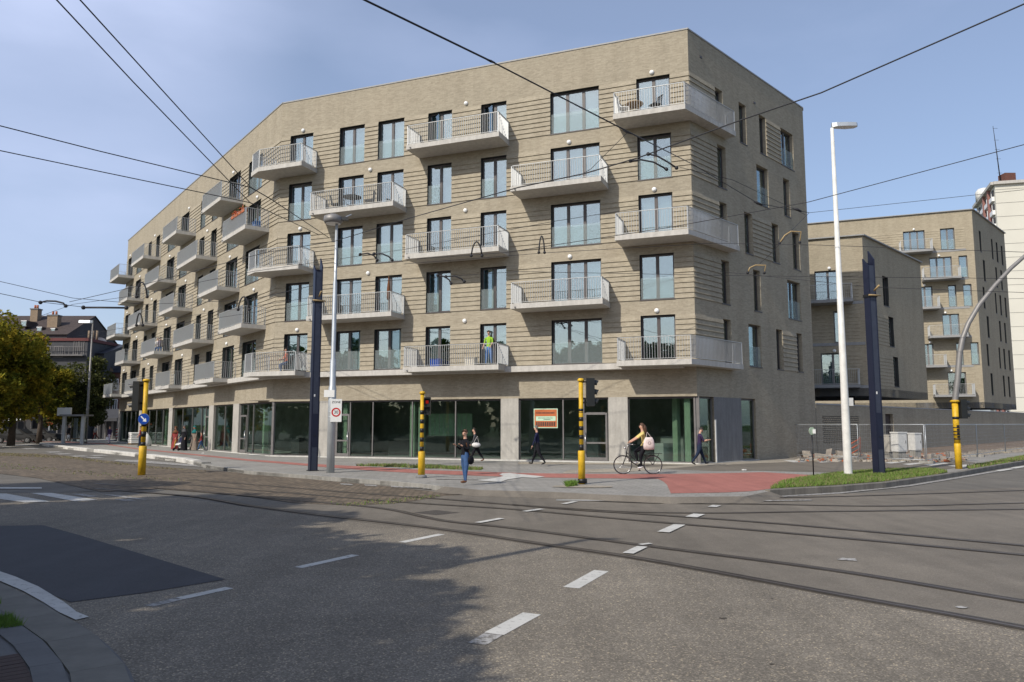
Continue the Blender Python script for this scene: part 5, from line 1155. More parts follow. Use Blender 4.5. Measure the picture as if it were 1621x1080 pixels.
# red and white barrier board and wrapped pallets
b = base(186, 697.5); p = thing('barrier_board', 'red and white striped barrier board leaning beside the pallet', 'barrier', b, -.4)
mb = MB(); mb.box(-.3, .3, 0, .03, .1, 1.3, 'sign_white'); ob('board', mb, p); mb = MB()
for i in range(4): z0 = .15+i*.3; mb.quad([(-.3, -.004, z0), (.3, -.004, z0+.2), (.3, -.004, z0+.34), (-.3, -.004, z0+.14)], 'red_paint')
ob('stripe', mb, p); mb = MB(); mb.box(-.35, .35, -.2, .25, 0, .09, 'rubber'); ob('foot', mb, p)
b = base(214, 704); p = thing('brick_pallet', 'pallet stacked with white wrapped sacks in front of the shopfront', 'pallet', b, FL.ang)
mb = MB(); [mb.box(-.6, .6, -.5+i*.22, -.4+i*.22, .09, .11, 'timber') for i in range(5)]; [mb.box(-.55+i*.5, -.45+i*.5, -.5, .48, 0, .088, 'timber') for i in range(3)]; ob('base', mb, p)
for i in range(6):
    for j in range(2):
        mb = MB(); x0 = -.58+j*.59+R_.uniform(-.02, .02); y0 = -.46+R_.uniform(-.02, .02); z0 = .115+i*.155
        prof = [(.03, 0), (0, .04), (0, .11), (.04, .148)]
        b_ = len(mb.v)
        for q, zq in prof: mb.v += [(x0+q, y0+q, z0+zq), (x0+.57-q, y0+q, z0+zq), (x0+.57-q, y0+.9-q, z0+zq), (x0+q, y0+.9-q, z0+zq)]
        for k in range(3):
            for t in range(4): mb.face((b_+4*k+t, b_+4*k+(t+1) % 4, b_+4*k+4+(t+1) % 4, b_+4*k+4+t), 'white_cloth')
        mb.face((b_+12, b_+13, b_+14, b_+15), 'white_cloth'); ob('sack', mb, p)
b = base(231, 706.5); p = thing('rubble_bag', 'slumped white builders bag beside the pallet', 'bag', b)
mb = MB(); mb.lathe([(.38, 0), (.42, .3), (.30, .7), (.12, .98), (.02, 1.0)], 'white_cloth', 12); ob('sack', mb, p); mb = MB(); mb.tube([(-.1, 0, .95), (0, 0, 1.1), (.1, 0, .95)], .02, 'white_cloth', 6); ob('handle', mb, p)

# temporary mesh fencing
fence_pts = [(1257, 724), (1361, 729), (1467, 734), (1548, 723.5), (1592, 717), (1634, 711.5), (1690, 704.5)]
flab = ['first mesh fence panel against the flank of the big block', 'mesh fence panel behind the white lamp post', 'mesh fence panel in front of the two white cabinets and the signal', 'mesh fence panel right of the curved signal arm', 'mesh fence panel second from the right edge', 'mesh fence panel at the right edge of the street']
for k in range(len(fence_pts)-1):
    A, B = G(*fence_pts[k], .13), G(*fence_pts[k+1], .13); d = B-A; L_ = d.length; h = 1.74
    p = thing('temporary_fence', flab[k], 'fence panel', tuple(A), math.atan2(d.y, d.x), 'temporary fence panels')
    mb = MB(); e = .05; mb.tube([(e, 0, .08), (e, 0, h), (L_-e, 0, h), (L_-e, 0, .08)], .019, 'steel', 6); mb.tube([(e, 0, .16), (L_-e, 0, .16)], .016, 'steel', 6); ob('frame', mb, p)
    mb = MB(); n_ = int(L_/.10)
    for i in range(1, n_): x = e+(L_-2*e)*i/n_; mb.tube([(x, 0, .16), (x, 0, h)], .0022, 'steel', 3, False)
    for i in range(1, 9): mb.tube([(e, 0, .16+i*.19), (L_-e, 0, .16+i*.19)], .0022, 'steel', 3, False)
    o_ = ob('mesh_infill', mb, p); o_['kind'] = 'stuff'
    mb = MB(); mb.box(-.12+e, .12+e, -.3, .3, 0, .12, 'kerb_grey'); ob('foot_block', mb, p)
for k, (x0, x1, y0, y1, lab) in enumerate([(1415, 1435, 684.6, 729.5, 'larger white utility cabinet behind the fence'), (1442.5, 1457.5, 686, 726, 'smaller white utility cabinet right of the larger one'), (1402, 1413, 689, 728, 'grey utility cabinet beside the dark mast')]):
    b = base((x0+x1)/2, y1); s_ = b[1]/FPX; w_ = (x1-x0)*s_; h_ = (y1-y0)*s_; p = thing('utility_cabinet', lab, 'cabinet', b, .35)
    cm = 'concrete_pillar' if k == 2 else 'cabinet'; mb = MB(); mb.box(-w_*.38, w_*.38, -.15, .2, 0, h_*.32, 'kerb_grey'); ob('plinth', mb, p); mb = MB(); mb.box(-w_*.46, w_*.46, -.2, .22, h_*.32, h_*.95, cm); ob('body', mb, p); mb = MB(); mb.box(-w_*.5, w_*.5, -.23, .25, h_*.95, h_, cm); ob('lid', mb, p)
    mb = MB(); mb.box(-w_*.4, w_*.4, -.208, -.201, h_*.36, h_*.92, cm); mb.box(w_*.28, w_*.32, -.22, -.209, h_*.6, h_*.7, 'black'); ob('door', mb, p)
for k, (x0, x1, y0, y1) in enumerate([(1308, 1316, 711, 723), (1325, 1335, 714, 724), (1272, 1284, 714, 724), (1290, 1300, 718, 725), (1470, 1478, 719, 729), (1482, 1495, 722, 731), (1500, 1512, 715, 729), (1340, 1352, 720, 726)]):
    b = base((x0+x1)/2, y1); s_ = b[1]/FPX; w_ = (x1-x0)*s_/2; h_ = (y1-y0)*s_; p = thing('concrete_block', ['upright concrete block left of the white lamp post', 'tilted concrete block close behind the white lamp post', 'low concrete block by the flank wall', 'small concrete block left of the upright one', 'rough block at the corner of the fencing', 'low rough block left of the yellow signal pole', 'tall rough block just left of the yellow signal pole', 'flat block right of the white lamp post'][k], 'block', b, R_.uniform(-.6, .6))
    mb = MB(); mb.obox((0, 0, h_/2), (w_, 0, R_.uniform(-.03, .03)), (0, w_*.8, 0), (R_.uniform(-.04, .04), 0, h_/2), 'rubble'); ob('block', mb, p)
mb = MB()
for i in range(900):
    px = R_.uniform(1262, 1530); py = R_.uniform(719, 731) if px < 1470 else R_.uniform(718, 731); g_ = G(px, py, .15); s_ = R_.uniform(.03, .11) if R_.random() > .12 else R_.uniform(.1, .2)
    mb.obox((g_.x, g_.y, .15+s_*.3), (s_*R_.uniform(.5, 1), s_*R_.uniform(-.4, .4), R_.uniform(-.02, .02)), (s_*R_.uniform(-.4, .4), s_*.6, 0), (0, R_.uniform(-.02, .02), s_*.4), R_.choice(['rubble', 'rubble', 'sand', 'terracotta', 'concrete_dark']))
ob('rubble', mb, kind='stuff', label='broken stone and rubble behind the temporary fence', category='rubble')
mb = MB()
for i in range(320):
    px = R_.uniform(1535, 1700); py = 716-(px-1535)*.075+R_.uniform(-1, 6); g_ = G(px, py, .15); s_ = R_.uniform(.03, .12); mb.obox((g_.x, g_.y, .15+s_*.3), (s_, s_*.2, 0), (-s_*.2, s_*.6, 0), (0, 0, s_*.4), R_.choice(['rubble', 'sand', 'rubble']))
ob('rubble', mb, kind='stuff', label='line of loose stones along the foot of the right hand fence', category='rubble')
b = base(1352, 726); p = thing('safety_barrier', 'orange barrier frame leaning behind the fence', 'barrier', b, .3)
mb = MB(); [mb.tube([(-.5, 0, .1+i*.25), (.5, .1, .5+i*.25)], .03, 'orange_cloth', 6) for i in range(3)]; ob('rail', mb, p); mb = MB(); mb.tube([(-.5, 0, 0), (-.5, 0, .7)], .03, 'orange_cloth', 6); mb.tube([(.5, .1, 0), (.5, .1, 1.1)], .03, 'orange_cloth', 6); ob('post', mb, p)

# ------------------------------------------------------------------ overhead wires
def atZ(px, py, z):
    r = ray(px, py); t = (z-EYE)/r.z; return Vector((r.x*t, r.y*t, z))
def wire(label, pts, r=.011, sag=.0, group='tram catenary wires'):
    out = []
    for a, b in zip(pts[:-1], pts[1:]):
        for i in range(8): t = i/8; q = a.lerp(b, t); q.z -= sag*4*t*(1-t); out.append(q)
    out.append(pts[-1]); o0 = out[0].copy(); mb = MB(); mb.tube([q-o0 for q in out], r, 'wire', 6)
    t_ = thing('overhead_wire', label, 'wire', tuple(o0), 0, group, mb.mesh('overhead_wire')); return t_
Z6 = 7.2
J1, J2 = atZ(397, 297, Z6), atZ(396, 321, Z6)
wire('contact wire rising to the top edge left of its twin', [atZ(57, -35, Z6), atZ(211, 130, Z6), J2], .010)
wire('contact wire rising to the top edge right of its twin', [atZ(95, -35, Z6), atZ(245, 130, Z6), J1], .010)
wire('upper span wire from the left edge to the wire junction', [atZ(-60, 184, Z6), atZ(160, 240, Z6), J1], .010)
wire('lower span wire from the left edge to the wire junction', [atZ(-60, 226, Z6), atZ(160, 272, Z6), J2], .010)
wire('span wire from the upper junction down towards the dark left mast', [J1, atZ(430, 316, Z6), Vector(W(520, 376, 29.5))], .012)
wire('span wire from the lower junction down across the bend balconies', [J2, Vector(W(463, 352, 27)), Vector(W(505, 372, 29.7))], .012)
N5 = atZ(777, 97, 8.0)
wire('heavy cable from the top edge to its black splice', [atZ(540, -18, 8.0), N5], .016)
wire('heavy cable running from the black splice past the upper right balconies', [N5, atZ(993, 208, 7.6), Vector(W(1100, 262, 27)), Vector(W(1200, 322, 31)), Vector(W(1281, 337, 34))], .013)
wire('long cable falling from the upper right edge to the tram crossing', [atZ(1700, -28, 8.6), atZ(1300, 147, 8.0), atZ(1165, 193, 7.8), atZ(1010, 250, 7.4), atZ(925, 275, 7.2), atZ(820, 297, 7.1)], .013)
wire('long cable continuing left across the central balconies', [atZ(820, 297, 7.1), Vector(W(650, 345, 24)), Vector(W(530, 382, 27)), Vector(W(420, 400, 29)), Vector(W(210, 455, 32)), Vector(W(110, 478, 34))], .012)
wire('cable from the right edge past the white lamp to the second balcony row', [Vector(W(1700, 208, 20)), Vector(W(1280, 320, 25)), Vector(W(1060, 360, 27)), Vector(W(800, 400, 28)), Vector(W(660, 410, 29))], .012)
wire('thin cable from the right edge to the wire cluster by the flank wall', [Vector(W(1700, 292, 30)), Vector(W(1281, 337, 34))], .010)
wire('level contact wire crossing the flank wall above its twin', [Vector(W(1700, 402, 25)), Vector(W(1290, 388, 29)), Vector(W(1130, 385, 31)), Vector(W(870, 400, 31)), Vector(W(640, 418, 31))], .010)
wire('level contact wire crossing the flank wall below its twin', [Vector(W(1700, 442, 27)), Vector(W(1290, 438, 30)), Vector(W(1140, 436, 31.4)), Vector(W(820, 430, 31)), Vector(W(506, 452, 29.8))], .010)
wire('short span wire ending on the right hand mast', [Vector(W(1700, 466, 25)), Vector(W(1384, 455, 27.2)), Vector(W(1140, 430, 31))], .009)
wire('thin wire falling from the cable node to the flank cluster', [Vector(W(1076, 265, 27)), Vector(W(1160, 285, 29)), Vector(W(1275, 340, 34))], .009)
wire('thin stay wire between the cable splice and the middle balcony', [Vector(W(993, 210, 25)), Vector(W(935, 268, 25)), Vector(W(917, 278, 25))], .010)
wire('sagging contact wire over the left balconies', [Vector(W(-60, 432, 30)), Vector(W(115, 472, 36)), Vector(W(230, 482, 38)), Vector(W(395, 475, 36)), Vector(W(497, 452, 30))], .012)
wire('lower contact wire entering at the left edge', [Vector(W(-60, 452, 30)), Vector(W(62, 478, 36)), Vector(W(130, 486, 38)), Vector(W(195, 487, 38))], .014)
wire('span wire from the left edge over the yellow tree', [Vector(W(60, 502, 40)), Vector(W(115, 482, 38)), Vector(W(200, 470, 36)), Vector(W(400, 430, 33)), Vector(W(640, 395, 30)), Vector(W(880, 350, 28)), Vector(W(1010, 330, 28))], .010)
wire('thin wire from the street lamp towards the lowest left balconies', [Vector(W(124, 532, 55)), Vector(W(300, 500, 45)), Vector(W(500, 470, 34))], .010)
wire('lower thin wire from the street lamp towards the left balconies', [Vector(W(134, 537, 55)), Vector(W(300, 510, 45)), Vector(W(500, 480, 34))], .010)
def fitting(label, pts, r=.03, mat='wire', nm='wire_hanger', cat='wire hanger'):
    o0 = pts[0].copy(); p = thing(nm, label, cat, tuple(o0)); mb = MB(); mb.tube([q-o0 for q in pts], r, mat, 8); ob('arm', mb, p)
    mb = MB(); [mb.ball(tuple(q-o0), r*2.2, 'wire', 8, 5) for q in (pts[0], pts[-1])]; ob('clamp', mb, p); return p
def arc(x0, x1, y, top, Y, n=10): return [Vector(W(x0+(x1-x0)*i/n, y-(y-top)*math.sin(PI*i/n)**.6, Y)) for i in range(n+1)]
fitting('hooped wire hanger in front of the central balcony', arc(746, 763, 405, 383, 28), .028)
fitting('hooped wire hanger under the right central balcony', arc(853, 862, 400, 374, 28), .026)
fitting('hooped wire hanger over the upper left balconies', arc(216, 233, 470, 447, 34), .035)
fitting('hooped wire hanger over the lower left balconies', arc(216, 226, 515, 496, 36), .033)
fitting('hooped wire hanger beside the bend door', arc(377, 395, 490, 470, 32), .032)
fitting('bowed contact arm above the left roofs', [Vector(W(x, y, 38)) for x, y in ((64, 479), (74, 476.5), (88, 477), (100, 480), (104, 484.5))], .045)
fitting('straight insulated bar above the left roofs', [Vector(W(x, y, 38)) for x, y in ((132, 487), (160, 487), (200, 487.5))], .05)
fitting('upper bowed arm in front of the right window column', [Vector(W(x, y, 26)) for x, y in ((1026, 244), (1040, 247), (1056, 256), (1071, 266))], .032)
fitting('lower bowed arm in front of the right window column', [Vector(W(x, y, 26)) for x, y in ((998, 255), (1015, 253), (1035, 257), (1055, 268))], .032)
fitting('bowed arm over the left window pair', [Vector(W(x, y, 30)) for x, y in ((570, 403), (582, 401), (592, 405), (597, 412))], .03)
fitting('bowed arm right of the left window pair', [Vector(W(x, y, 30)) for x, y in ((592, 402), (605, 402), (615, 406), (621, 412))], .03)
fitting('bowed arm over the fourth window column', [Vector(W(x, y, 30)) for x, y in ((693, 436), (703, 438), (711, 443), (714, 449))], .03)
fitting('bowed arm right of the fourth window column', [Vector(W(x, y, 30)) for x, y in ((706, 438), (720, 437), (730, 441), (735, 446))], .03)
fitting('tan bracket arm on the upper flank wires', [Vector(W(x, y, 30)) for x, y in ((1234, 385), (1242, 373), (1252, 366.5), (1268, 367), (1266, 384))], .028, 'insulator')
fitting('tan bracket arm on the lower flank wires', [Vector(W(x, y, 30)) for x, y in ((1183.5, 432), (1187, 424), (1196, 420), (1212, 420), (1210, 432))], .028, 'insulator')
for k, (x, y, z_) in enumerate(((777, 97, N5.y), (993, 209, 25.5), (1200, 322, 31), (1262, 332, 33))):
    q = Vector(W(x, y, z_)); t_ = thing('cable_splice', ['black cable splice against the sky above the roofline', 'cable splice under the top right balcony', 'cable splice beside the flank windows', 'cable splice in the flank wire cluster'][k], 'splice', tuple(q)); mb = MB(); s_ = z_/FPX; mb.tube([(-7*s_, 0, 3*s_), (0, 0, 0), (7*s_, 0, -3*s_)], [1.3*s_, 2.4*s_, 1.3*s_], 'wire', 8); ob('sleeve', mb, t_)
wire('diagonal stay wire tying the flank cluster to the lower arm', [Vector(W(1281, 337, 34)), Vector(W(1252, 366, 31)), Vector(W(1220, 402, 30)), Vector(W(1200, 420, 30))], .010)

# ------------------------------------------------------------------ people
def rotx(v, a): return Vector((v.x, v.y*math.cos(a)-v.z*math.sin(a), v.y*math.sin(a)+v.z*math.cos(a)))
def person(label, loc, rz, H=1.65, legs=((.0, .0), (.0, .0)), arms=((.1, .1, .12), (.1, .1, .12)), lean=0.0, head=0.0, top='navy', bottom='dark_denim', shoes='black_cloth', sleeve='long', hair='hair_dark',
           long_hair=False, robe=None, scarf=None, pelvis=None, group=None, girth=1.2, headturn=0.0, bare=False, lit=None):
    root = thing('person', label, 'person', loc, rz, group)
    V, E, Rr, K = [], [], [], []
    def add(p, r, parent=None, kind=None):
        V.append(Vector(p)); Rr.append(r*H); i = len(V)-1
        if parent is not None: E.append((parent, i)); K.append(kind)
        return i
    def legdir(a): return Vector((0, math.sin(a), -math.cos(a)))
    # find pelvis height
    drops = []
    for a, k in legs: drops.append((.235*math.cos(a) + .235*math.cos(a-k) + .045)*H + .05*H)
    hz = pelvis if pelvis is not None else max(drops)
    pv = Vector((0, 0, hz))
    P = add(pv, .070*girth)
    up = rotx(Vector((0, 0, 1)), -lean)
    w1 = add(pv+up*.10*H, .062*girth, P, 'top'); ch = add(pv+up*.22*H, .075*girth, w1, 'top'); nk0 = add(pv+up*.31*H, .045, ch, 'top')
    nk = add(pv+up*.345*H, .030, nk0, 'skin')
    hd = rotx(Vector((0, 0, 1)), -(lean*.3+head)); hf = rotx(Vector((0, 1, 0)), -(lean*.3+head))
    if headturn: c_, s_ = math.cos(headturn), math.sin(headturn); hf = Vector((hf.x*c_-hf.y*s_, hf.x*s_+hf.y*c_, hf.z))
    b0 = V[nk]; h1 = add(b0+hd*.035*H+hf*.008*H, .040, nk, 'skin'); h2 = add(b0+hd*.075*H+hf*.012*H, .052, h1, 'skin'); h3 = add(b0+hd*.118*H+hf*.002*H, .040, h2, 'skin')
    hc = b0+hd*.08*H+hf*.006*H
    ns = add(b0+hd*.062*H+hf*.066*H, .009, h2, 'skin')
    feet = []
    for sx, (a, k) in zip((-1, 1), legs):
        h_ = add(pv+Vector((sx*.055*H, 0, -.03*H)), .056*girth, P, 'bottom')
        kn = add(V[h_]+(legdir(a)+Vector((sx*.06, 0, 0)))*.215*H, .036*(girth*.5+.5), h_, 'bottom'); cf = add(V[kn]+legdir(a-k)*.09*H, .034, kn, 'bottom'); an = add(V[kn]+(legdir(a-k)+Vector((sx*.05, 0, 0)))*.225*H, .021, cf, 'bottom')
        fd = Vector((0, math.cos((a-k)*.6), math.sin((a-k)*.6)))
        he = add(V[an]+Vector((0, -.01*H, -.022*H)), .021, an, 'shoes'); t1 = add(V[an]+fd*.055*H+Vector((0, 0, -.028*H)), .020, he, 'shoes'); t2 = add(V[an]+fd*.095*H+Vector((0, 0, -.03*H)), .014, t1, 'shoes')
    hands = []
    for sx, (a, e, sp) in zip((-1, 1), arms):
        s0 = add(V[ch]+up*.055*H+Vector((sx*.065*H, 0, 0)), .042, ch, 'top'); s1 = add(V[ch]+up*.05*H+Vector((sx*.105*H, 0, 0)), .034, s0, 'top')
        d1 = Vector((sx*math.sin(sp), math.sin(a)*math.cos(sp), -math.cos(a)*math.cos(sp))); el = add(V[s1]+d1*.165*H, .025, s1, 'sleeve1')
        inw = -.55 if e > .9 else -.1
        d2 = Vector((sx*inw*math.sin(min(e, 1.2))*.6+sx*.02, math.sin(a+e), -math.cos(a+e))).normalized(); wr = add(V[el]+d2*.14*H, .017, el, 'sleeve2')
        pl = add(V[wr]+d2*.045*H, .019, wr, 'skin'); hands.append((V[pl].copy(), d2.copy(), sx))
    me = bpy.data.meshes.new('body'); me.from_pydata([tuple(v) for v in V], E, []); o = bpy.data.objects.new('body', me); COL.objects.link(o)
    md = o.modifiers.new('s', 'SKIN'); md.use_smooth_shade = True; md.branch_smoothing = .6
    for i, v in enumerate(me.skin_vertices[0].data): v.radius = (Rr[i], Rr[i]*(.72 if i in (P, w1, ch) else 1)); v.use_root = (i == P)
    o.modifiers.new('u', 'SUBSURF').levels = 1
    dg = bpy.context.evaluated_depsgraph_get(); body = bpy.data.meshes.new_from_object(o.evaluated_get(dg)); bpy.data.objects.remove(o); body.name = 'body'
    mats = dict(top=top, bottom=bottom, shoes=shoes, skin='skin', sleeve1=top if sleeve != 'none' else 'skin', sleeve2=top if sleeve == 'long' else 'skin')
    ml = []; body.materials.clear()
    for m_ in mats.values():
        if m_ not in ml: ml.append(m_); body.materials.append(MAT[m_])
    segs = [(V[a], V[b], k) for (a, b), k in zip(E, K)]
    for pg in body.polygons:
        c = pg.center; best = None
        for a, b, k in segs:
            ab = b-a; t = max(0, min(1, (c-a).dot(ab)/max(ab.length_squared, 1e-9))); d = (c-a-ab*t).length
            if best is None or d < best[0]: best = (d, k)
        pg.material_index = ml.index(mats[best[1]])
        pg.use_smooth = True
    # fingers join the palm
    mbf = MB()
    for c, d, sx in hands:
        side = d.cross(Vector((0, 0, 1))); side = side.normalized() if side.length > .1 else Vector((1, 0, 0)); nrm = side.cross(d)
        for k, L_ in enumerate((.036, .042, .039, .030)):
            s_ = side*((k-1.5)*.0095*H); a = c+s_+d*.008*H; b = a+d*L_*.55*H; e = b+(d*.8-nrm*.6).normalized()*L_*.5*H; mbf.tube([a, b, e], [.0052*H, .0047*H, .0035*H], 'skin', 6)
        a = c+side*.014*H; mbf.tube([a, a+(d*.6+side*.7).normalized()*.02*H, a+(d+side*.3).normalized()*.036*H], [.006*H, .0052*H, .004*H], 'skin', 6)
    bm = __import__('bmesh').new(); bm.from_mesh(body); nb = len(bm.faces); fm = mbf.mesh('f'); bm.from_mesh(fm); si = ml.index('skin') if 'skin' in ml else 0
    bm.faces.ensure_lookup_table()
    for f in bm.faces[nb:]: f.material_index = si
    bm.to_mesh(body); bm.free(); bpy.data.meshes.remove(fm)
    ob('body', body, root)
    mb = MB(); rgt = hf.cross(hd).normalized()
    for s_ in (-1, 1): mb.ball(tuple(hc+hf*.045*H+rgt*.019*H*s_+hd*.0*H), .0065*H, 'hair_dark', 6, 4)
    ob('eyes', mb, root)
    mb = MB(); mb.obox(hc+hf*.052*H-hd*.035*H, rgt*.012*H, hf*.003*H, hd*.0025*H, 'red_cloth'); ob('mouth', mb, root)
    if not scarf:
        mb = MB(); [mb.ball(tuple(hc+rgt*.052*H*s_-hf*.003*H), .012*H, 'skin', 6, 4, (.5, .8, 1.3)) for s_ in (-1, 1)]; ob('ears', mb, root)
    def shell(mat, r, cut, drop, nm):
        mb = MB(); n1, n2 = 14, 8; b_ = len(mb.v); rows = []
        for i in range(n2+1):
            th = PI*.5*i/n2*(1+drop*.75)
            for j in range(n1):
                ph = 2*PI*j/n1; front = math.cos(ph)        # +1 at the face
                t = th*(1 - max(0, front)*cut); rr = r*H
                p = hc+hd*.012*H + hd*rr*math.cos(t)*1.06 + (hf*math.cos(ph)+rgt*math.sin(ph))*rr*math.sin(t)*.98 - hf*.006*H
                mb.v.append(tuple(p))
        for i in range(n2):
            for j in range(n1): mb.face((b_+i*n1+j, b_+(i+1)*n1+j, b_+(i+1)*n1+(j+1) % n1, b_+i*n1+(j+1) % n1), mat, True)
        return mb
    if scarf:
        mb = shell(scarf, .066, .28, .25, 'headscarf'); c = V[nk0]; mb.lathe([(.045*H, .05*H), (.075*H, .0), (.12*H, -.045*H), (.135*H, -.11*H)], scarf, 14, tuple(c), 1, .8); ob('headscarf', mb, root)
    else:
        mb = shell(hair, .0585, .52, .12 if not long_hair else .3, 'hair')
        if long_hair: mb.tube([hc-hf*.035*H+hd*.02*H, hc-hf*.065*H-hd*.05*H, hc-hf*.075*H-hd*.12*H, hc-hf*.062*H-hd*.19*H], [.04*H, .045*H, .036*H, .012*H], hair, 10)
        ob('hair', mb, root)
    if robe:
        mb = MB(); n1 = 20; zs = [(V[ch].z+.07*H, .085), (V[ch].z-.02*H, .105), (hz+.02*H, .10), (hz-.15*H, .115), (.22*H, .135), (.03*H, .155)]; b_ = len(mb.v); r0 = random.Random(len(label))
        fz = [r0.uniform(-.012, .012) for _ in range(n1)]
        for i, (z_, r_) in enumerate(zs):
            cy = (V[ch].y if z_ > hz else 0)*(max(0, z_-hz)/max(.01, V[ch].z-hz)) if z_ > hz else 0
            for j in range(n1): w_ = 2*PI*j/n1; rr = (r_+fz[j]*i/2)*H; mb.v.append((math.cos(w_)*rr*1.08, cy+math.sin(w_)*rr*.78, z_))
        for i in range(len(zs)-1):
            for j in range(n1): mb.face((b_+i*n1+j, b_+(i+1)*n1+j, b_+(i+1)*n1+(j+1) % n1, b_+i*n1+(j+1) % n1)[::-1], robe, True)
        ob('robe', mb, root)
    root['_'] = 0; del root['_']
    return root, hands
def head_left(d=0): return PI/2+math.radians(d)
walk = ((.42, .12), (-.34, .30)); walk2 = ((-.30, .35), (.40, .08))
p1, hn = person('woman in black jacket and blue jeans standing at the kerb holding up a phone', base(736, 768.5), head_left(38), 1.52, ((.10, .02), (-.10, .02)), ((.15, 2.0, .25), (.12, 2.0, .25)), 0, .05, 'black_cloth', 'denim', 'leather', 'long', 'hair_brown', headturn=.25, girth=1.4)
def at_hand(root, hand, dz=0.0):
    c, d, sx = hand; q = Matrix.Rotation(root.rotation_euler.z, 3, 'Z') @ c; return (root.location.x+q.x, root.location.y+q.y, root.location.z+q.z+dz)
ph = thing('mobile_phone', 'dark phone held up by the woman at the kerb', 'phone', at_hand(p1, hn[0], .03), p1.rotation_euler.z); mb = MB(); mb.box(-.04, .07, .0, .012, -.01, .10, 'black'); ob('case', mb, ph); mb = MB(); mb.box(-.035, .065, -.004, -.001, -.005, .095, 'blue_sign'); ob('screen', mb, ph)
bg = thing('shoulder_bag', 'black shoulder bag at the side of the woman at the kerb', 'bag', tuple(Vector(p1.location)+Vector((.17, -.05, .72))), 1.0); mb = MB(); mb.ball((0, 0, 0), .14, 'black_cloth', 10, 6, (1.0, .45, .9)); ob('pouch', mb, bg); mb = MB(); mb.tube([(0, .02, .1), (-.05, .06, .3), (-.16, .05, .5)], .014, 'leather', 6); ob('strap', mb, bg)
p2, hn = person('walking woman in dark checked top close to the glass behind the standing woman', base(754, 733.2), head_left(0), 1.56, walk, ((.25, .4, .15), (-.2, .5, .2)), .16, .1, 'wall_slate', 'black_cloth', 'leather', 'long', 'hair_dark')
bg = thing('white_bag', 'white bag carried by the woman walking along the glass', 'bag', tuple(Vector(p2.location)+Vector((.0, -.22, .82))), 0); mb = MB(); mb.ball((0, 0, 0), .19, 'white_cloth', 10, 6, (1.1, .5, .6)); ob('pouch', mb, bg); mb = MB(); mb.tube([(-.12, 0, .08), (.05, .05, .40), (.12, 0, .08)], .012, 'white_cloth', 6); ob('strap', mb, bg)
person('man in navy sweater walking left under the orange poster', base(851, 738.3), head_left(-12), 1.66, walk2, ((.25, .15, .08), (-.15, .25, .08)), .05, .15, 'navy', 'black_cloth', 'black_cloth', 'long', 'hair_grey')
p5, hn = person('man in dark t-shirt walking right and looking down at a phone', base(1108, 738.2), -PI/2+.1, 1.62, ((.45, .05), (-.42, .25)), ((.35, 1.45, .02), (.40, 1.4, .02)), .06, .45, 'plum', 'dark_denim', 'black_cloth', 'short', 'hair_dark', girth=1.3)
ph = thing('mobile_phone', 'black phone in the hands of the man by the corner column', 'phone', at_hand(p5, hn[0], .02), p5.rotation_euler.z); mb = MB(); mb.box(-.04, .05, .02, .032, -.03, .10, 'black'); ob('case', mb, ph); mb = MB(); mb.box(-.035, .045, .015, .018, -.025, .095, 'wall_slate'); ob('screen', mb, ph)
gr = 'women walking in long robes'
person('woman in red robe and brown headscarf, leftmost of the three robed women', base(277, 712.3), head_left(75), 1.55, walk, ((.2, .5, .12), (.2, .4, .12)), .03, 0, 'red_cloth', 'mustard', 'black_cloth', 'long', scarf='leather', robe='red_cloth', group=gr)
person('woman in black robe, middle of the three robed women', base(291, 714), head_left(60), 1.58, ((0, 0), (.1, .05)), ((.1, .3, .3), (.2, .5, .35)), .03, 0, 'black_cloth', 'black_cloth', 'black_cloth', 'long', scarf='wall_slate', robe='black_cloth', group=gr, girth=1.25)
person('woman in patterned beige robe and teal headscarf, rightmost of the three', base(307, 713.8), head_left(65), 1.58, walk2, ((.1, .3, .1), (.2, .4, .1)), .02, 0, 'taupe', 'taupe', 'black_cloth', 'long', scarf='teal', robe='taupe', group=gr)
b = base(283, 713.5); p = thing('pushchair', 'small dark pushchair with a pale child seat between the robed women', 'pushchair', b, head_left(70))
mb = MB(); mb.tube([(-.2, -.45, 1.0), (-.2, .25, .15)], .014, 'chrome', 6); mb.tube([(.2, -.45, 1.0), (.2, .25, .15)], .014, 'chrome', 6); mb.tube([(-.2, -.45, 1.0), (.2, -.45, 1.0)], .016, 'black', 6); mb.tube([(-.2, -.25, .12), (-.18, .1, .6)], .012, 'chrome', 6); mb.tube([(.2, -.25, .12), (.18, .1, .6)], .012, 'chrome', 6); ob('frame', mb, p)
mb = MB(); mb.obox((0, -.02, .45), (.17, 0, 0), (0, .18, -.05), (0, 0, .03), 'white_cloth'); mb.obox((0, -.2, .65), (.17, 0, 0), (0, .03, 0), (0, -.07, .22), 'navy'); ob('seat', mb, p)
for x in (-.2, .2):
    for y in (-.25, .25): mb = MB(); mb.tube([(x-.02, y, .09), (x+.02, y, .09)], .09, 'rubber', 12); ob('wheel', mb, p)
q_, hn = person('person in white shirt and plum jacket carrying a white bag near the barrier', base(172.5, 703.8), head_left(85), 1.56, walk, ((.2, .1, .1), (-.1, .1, .1)), 0, 0, 'plum', 'lilac', 'black_cloth')
bg = thing('carrier_bag', 'white carrier bag held by the person near the barrier board', 'bag', at_hand(q_, hn[1], -.42), 0); mb = MB(); mb.lathe([(.13, 0), (.16, .12), (.12, .34)], 'white_cloth', 10, (0, 0, 0), 1, .6); ob('pouch', mb, bg); mb = MB(); mb.tube([(-.08, 0, .33), (0, 0, .45), (.08, 0, .33)], .01, 'white_cloth', 6); ob('handle', mb, bg)
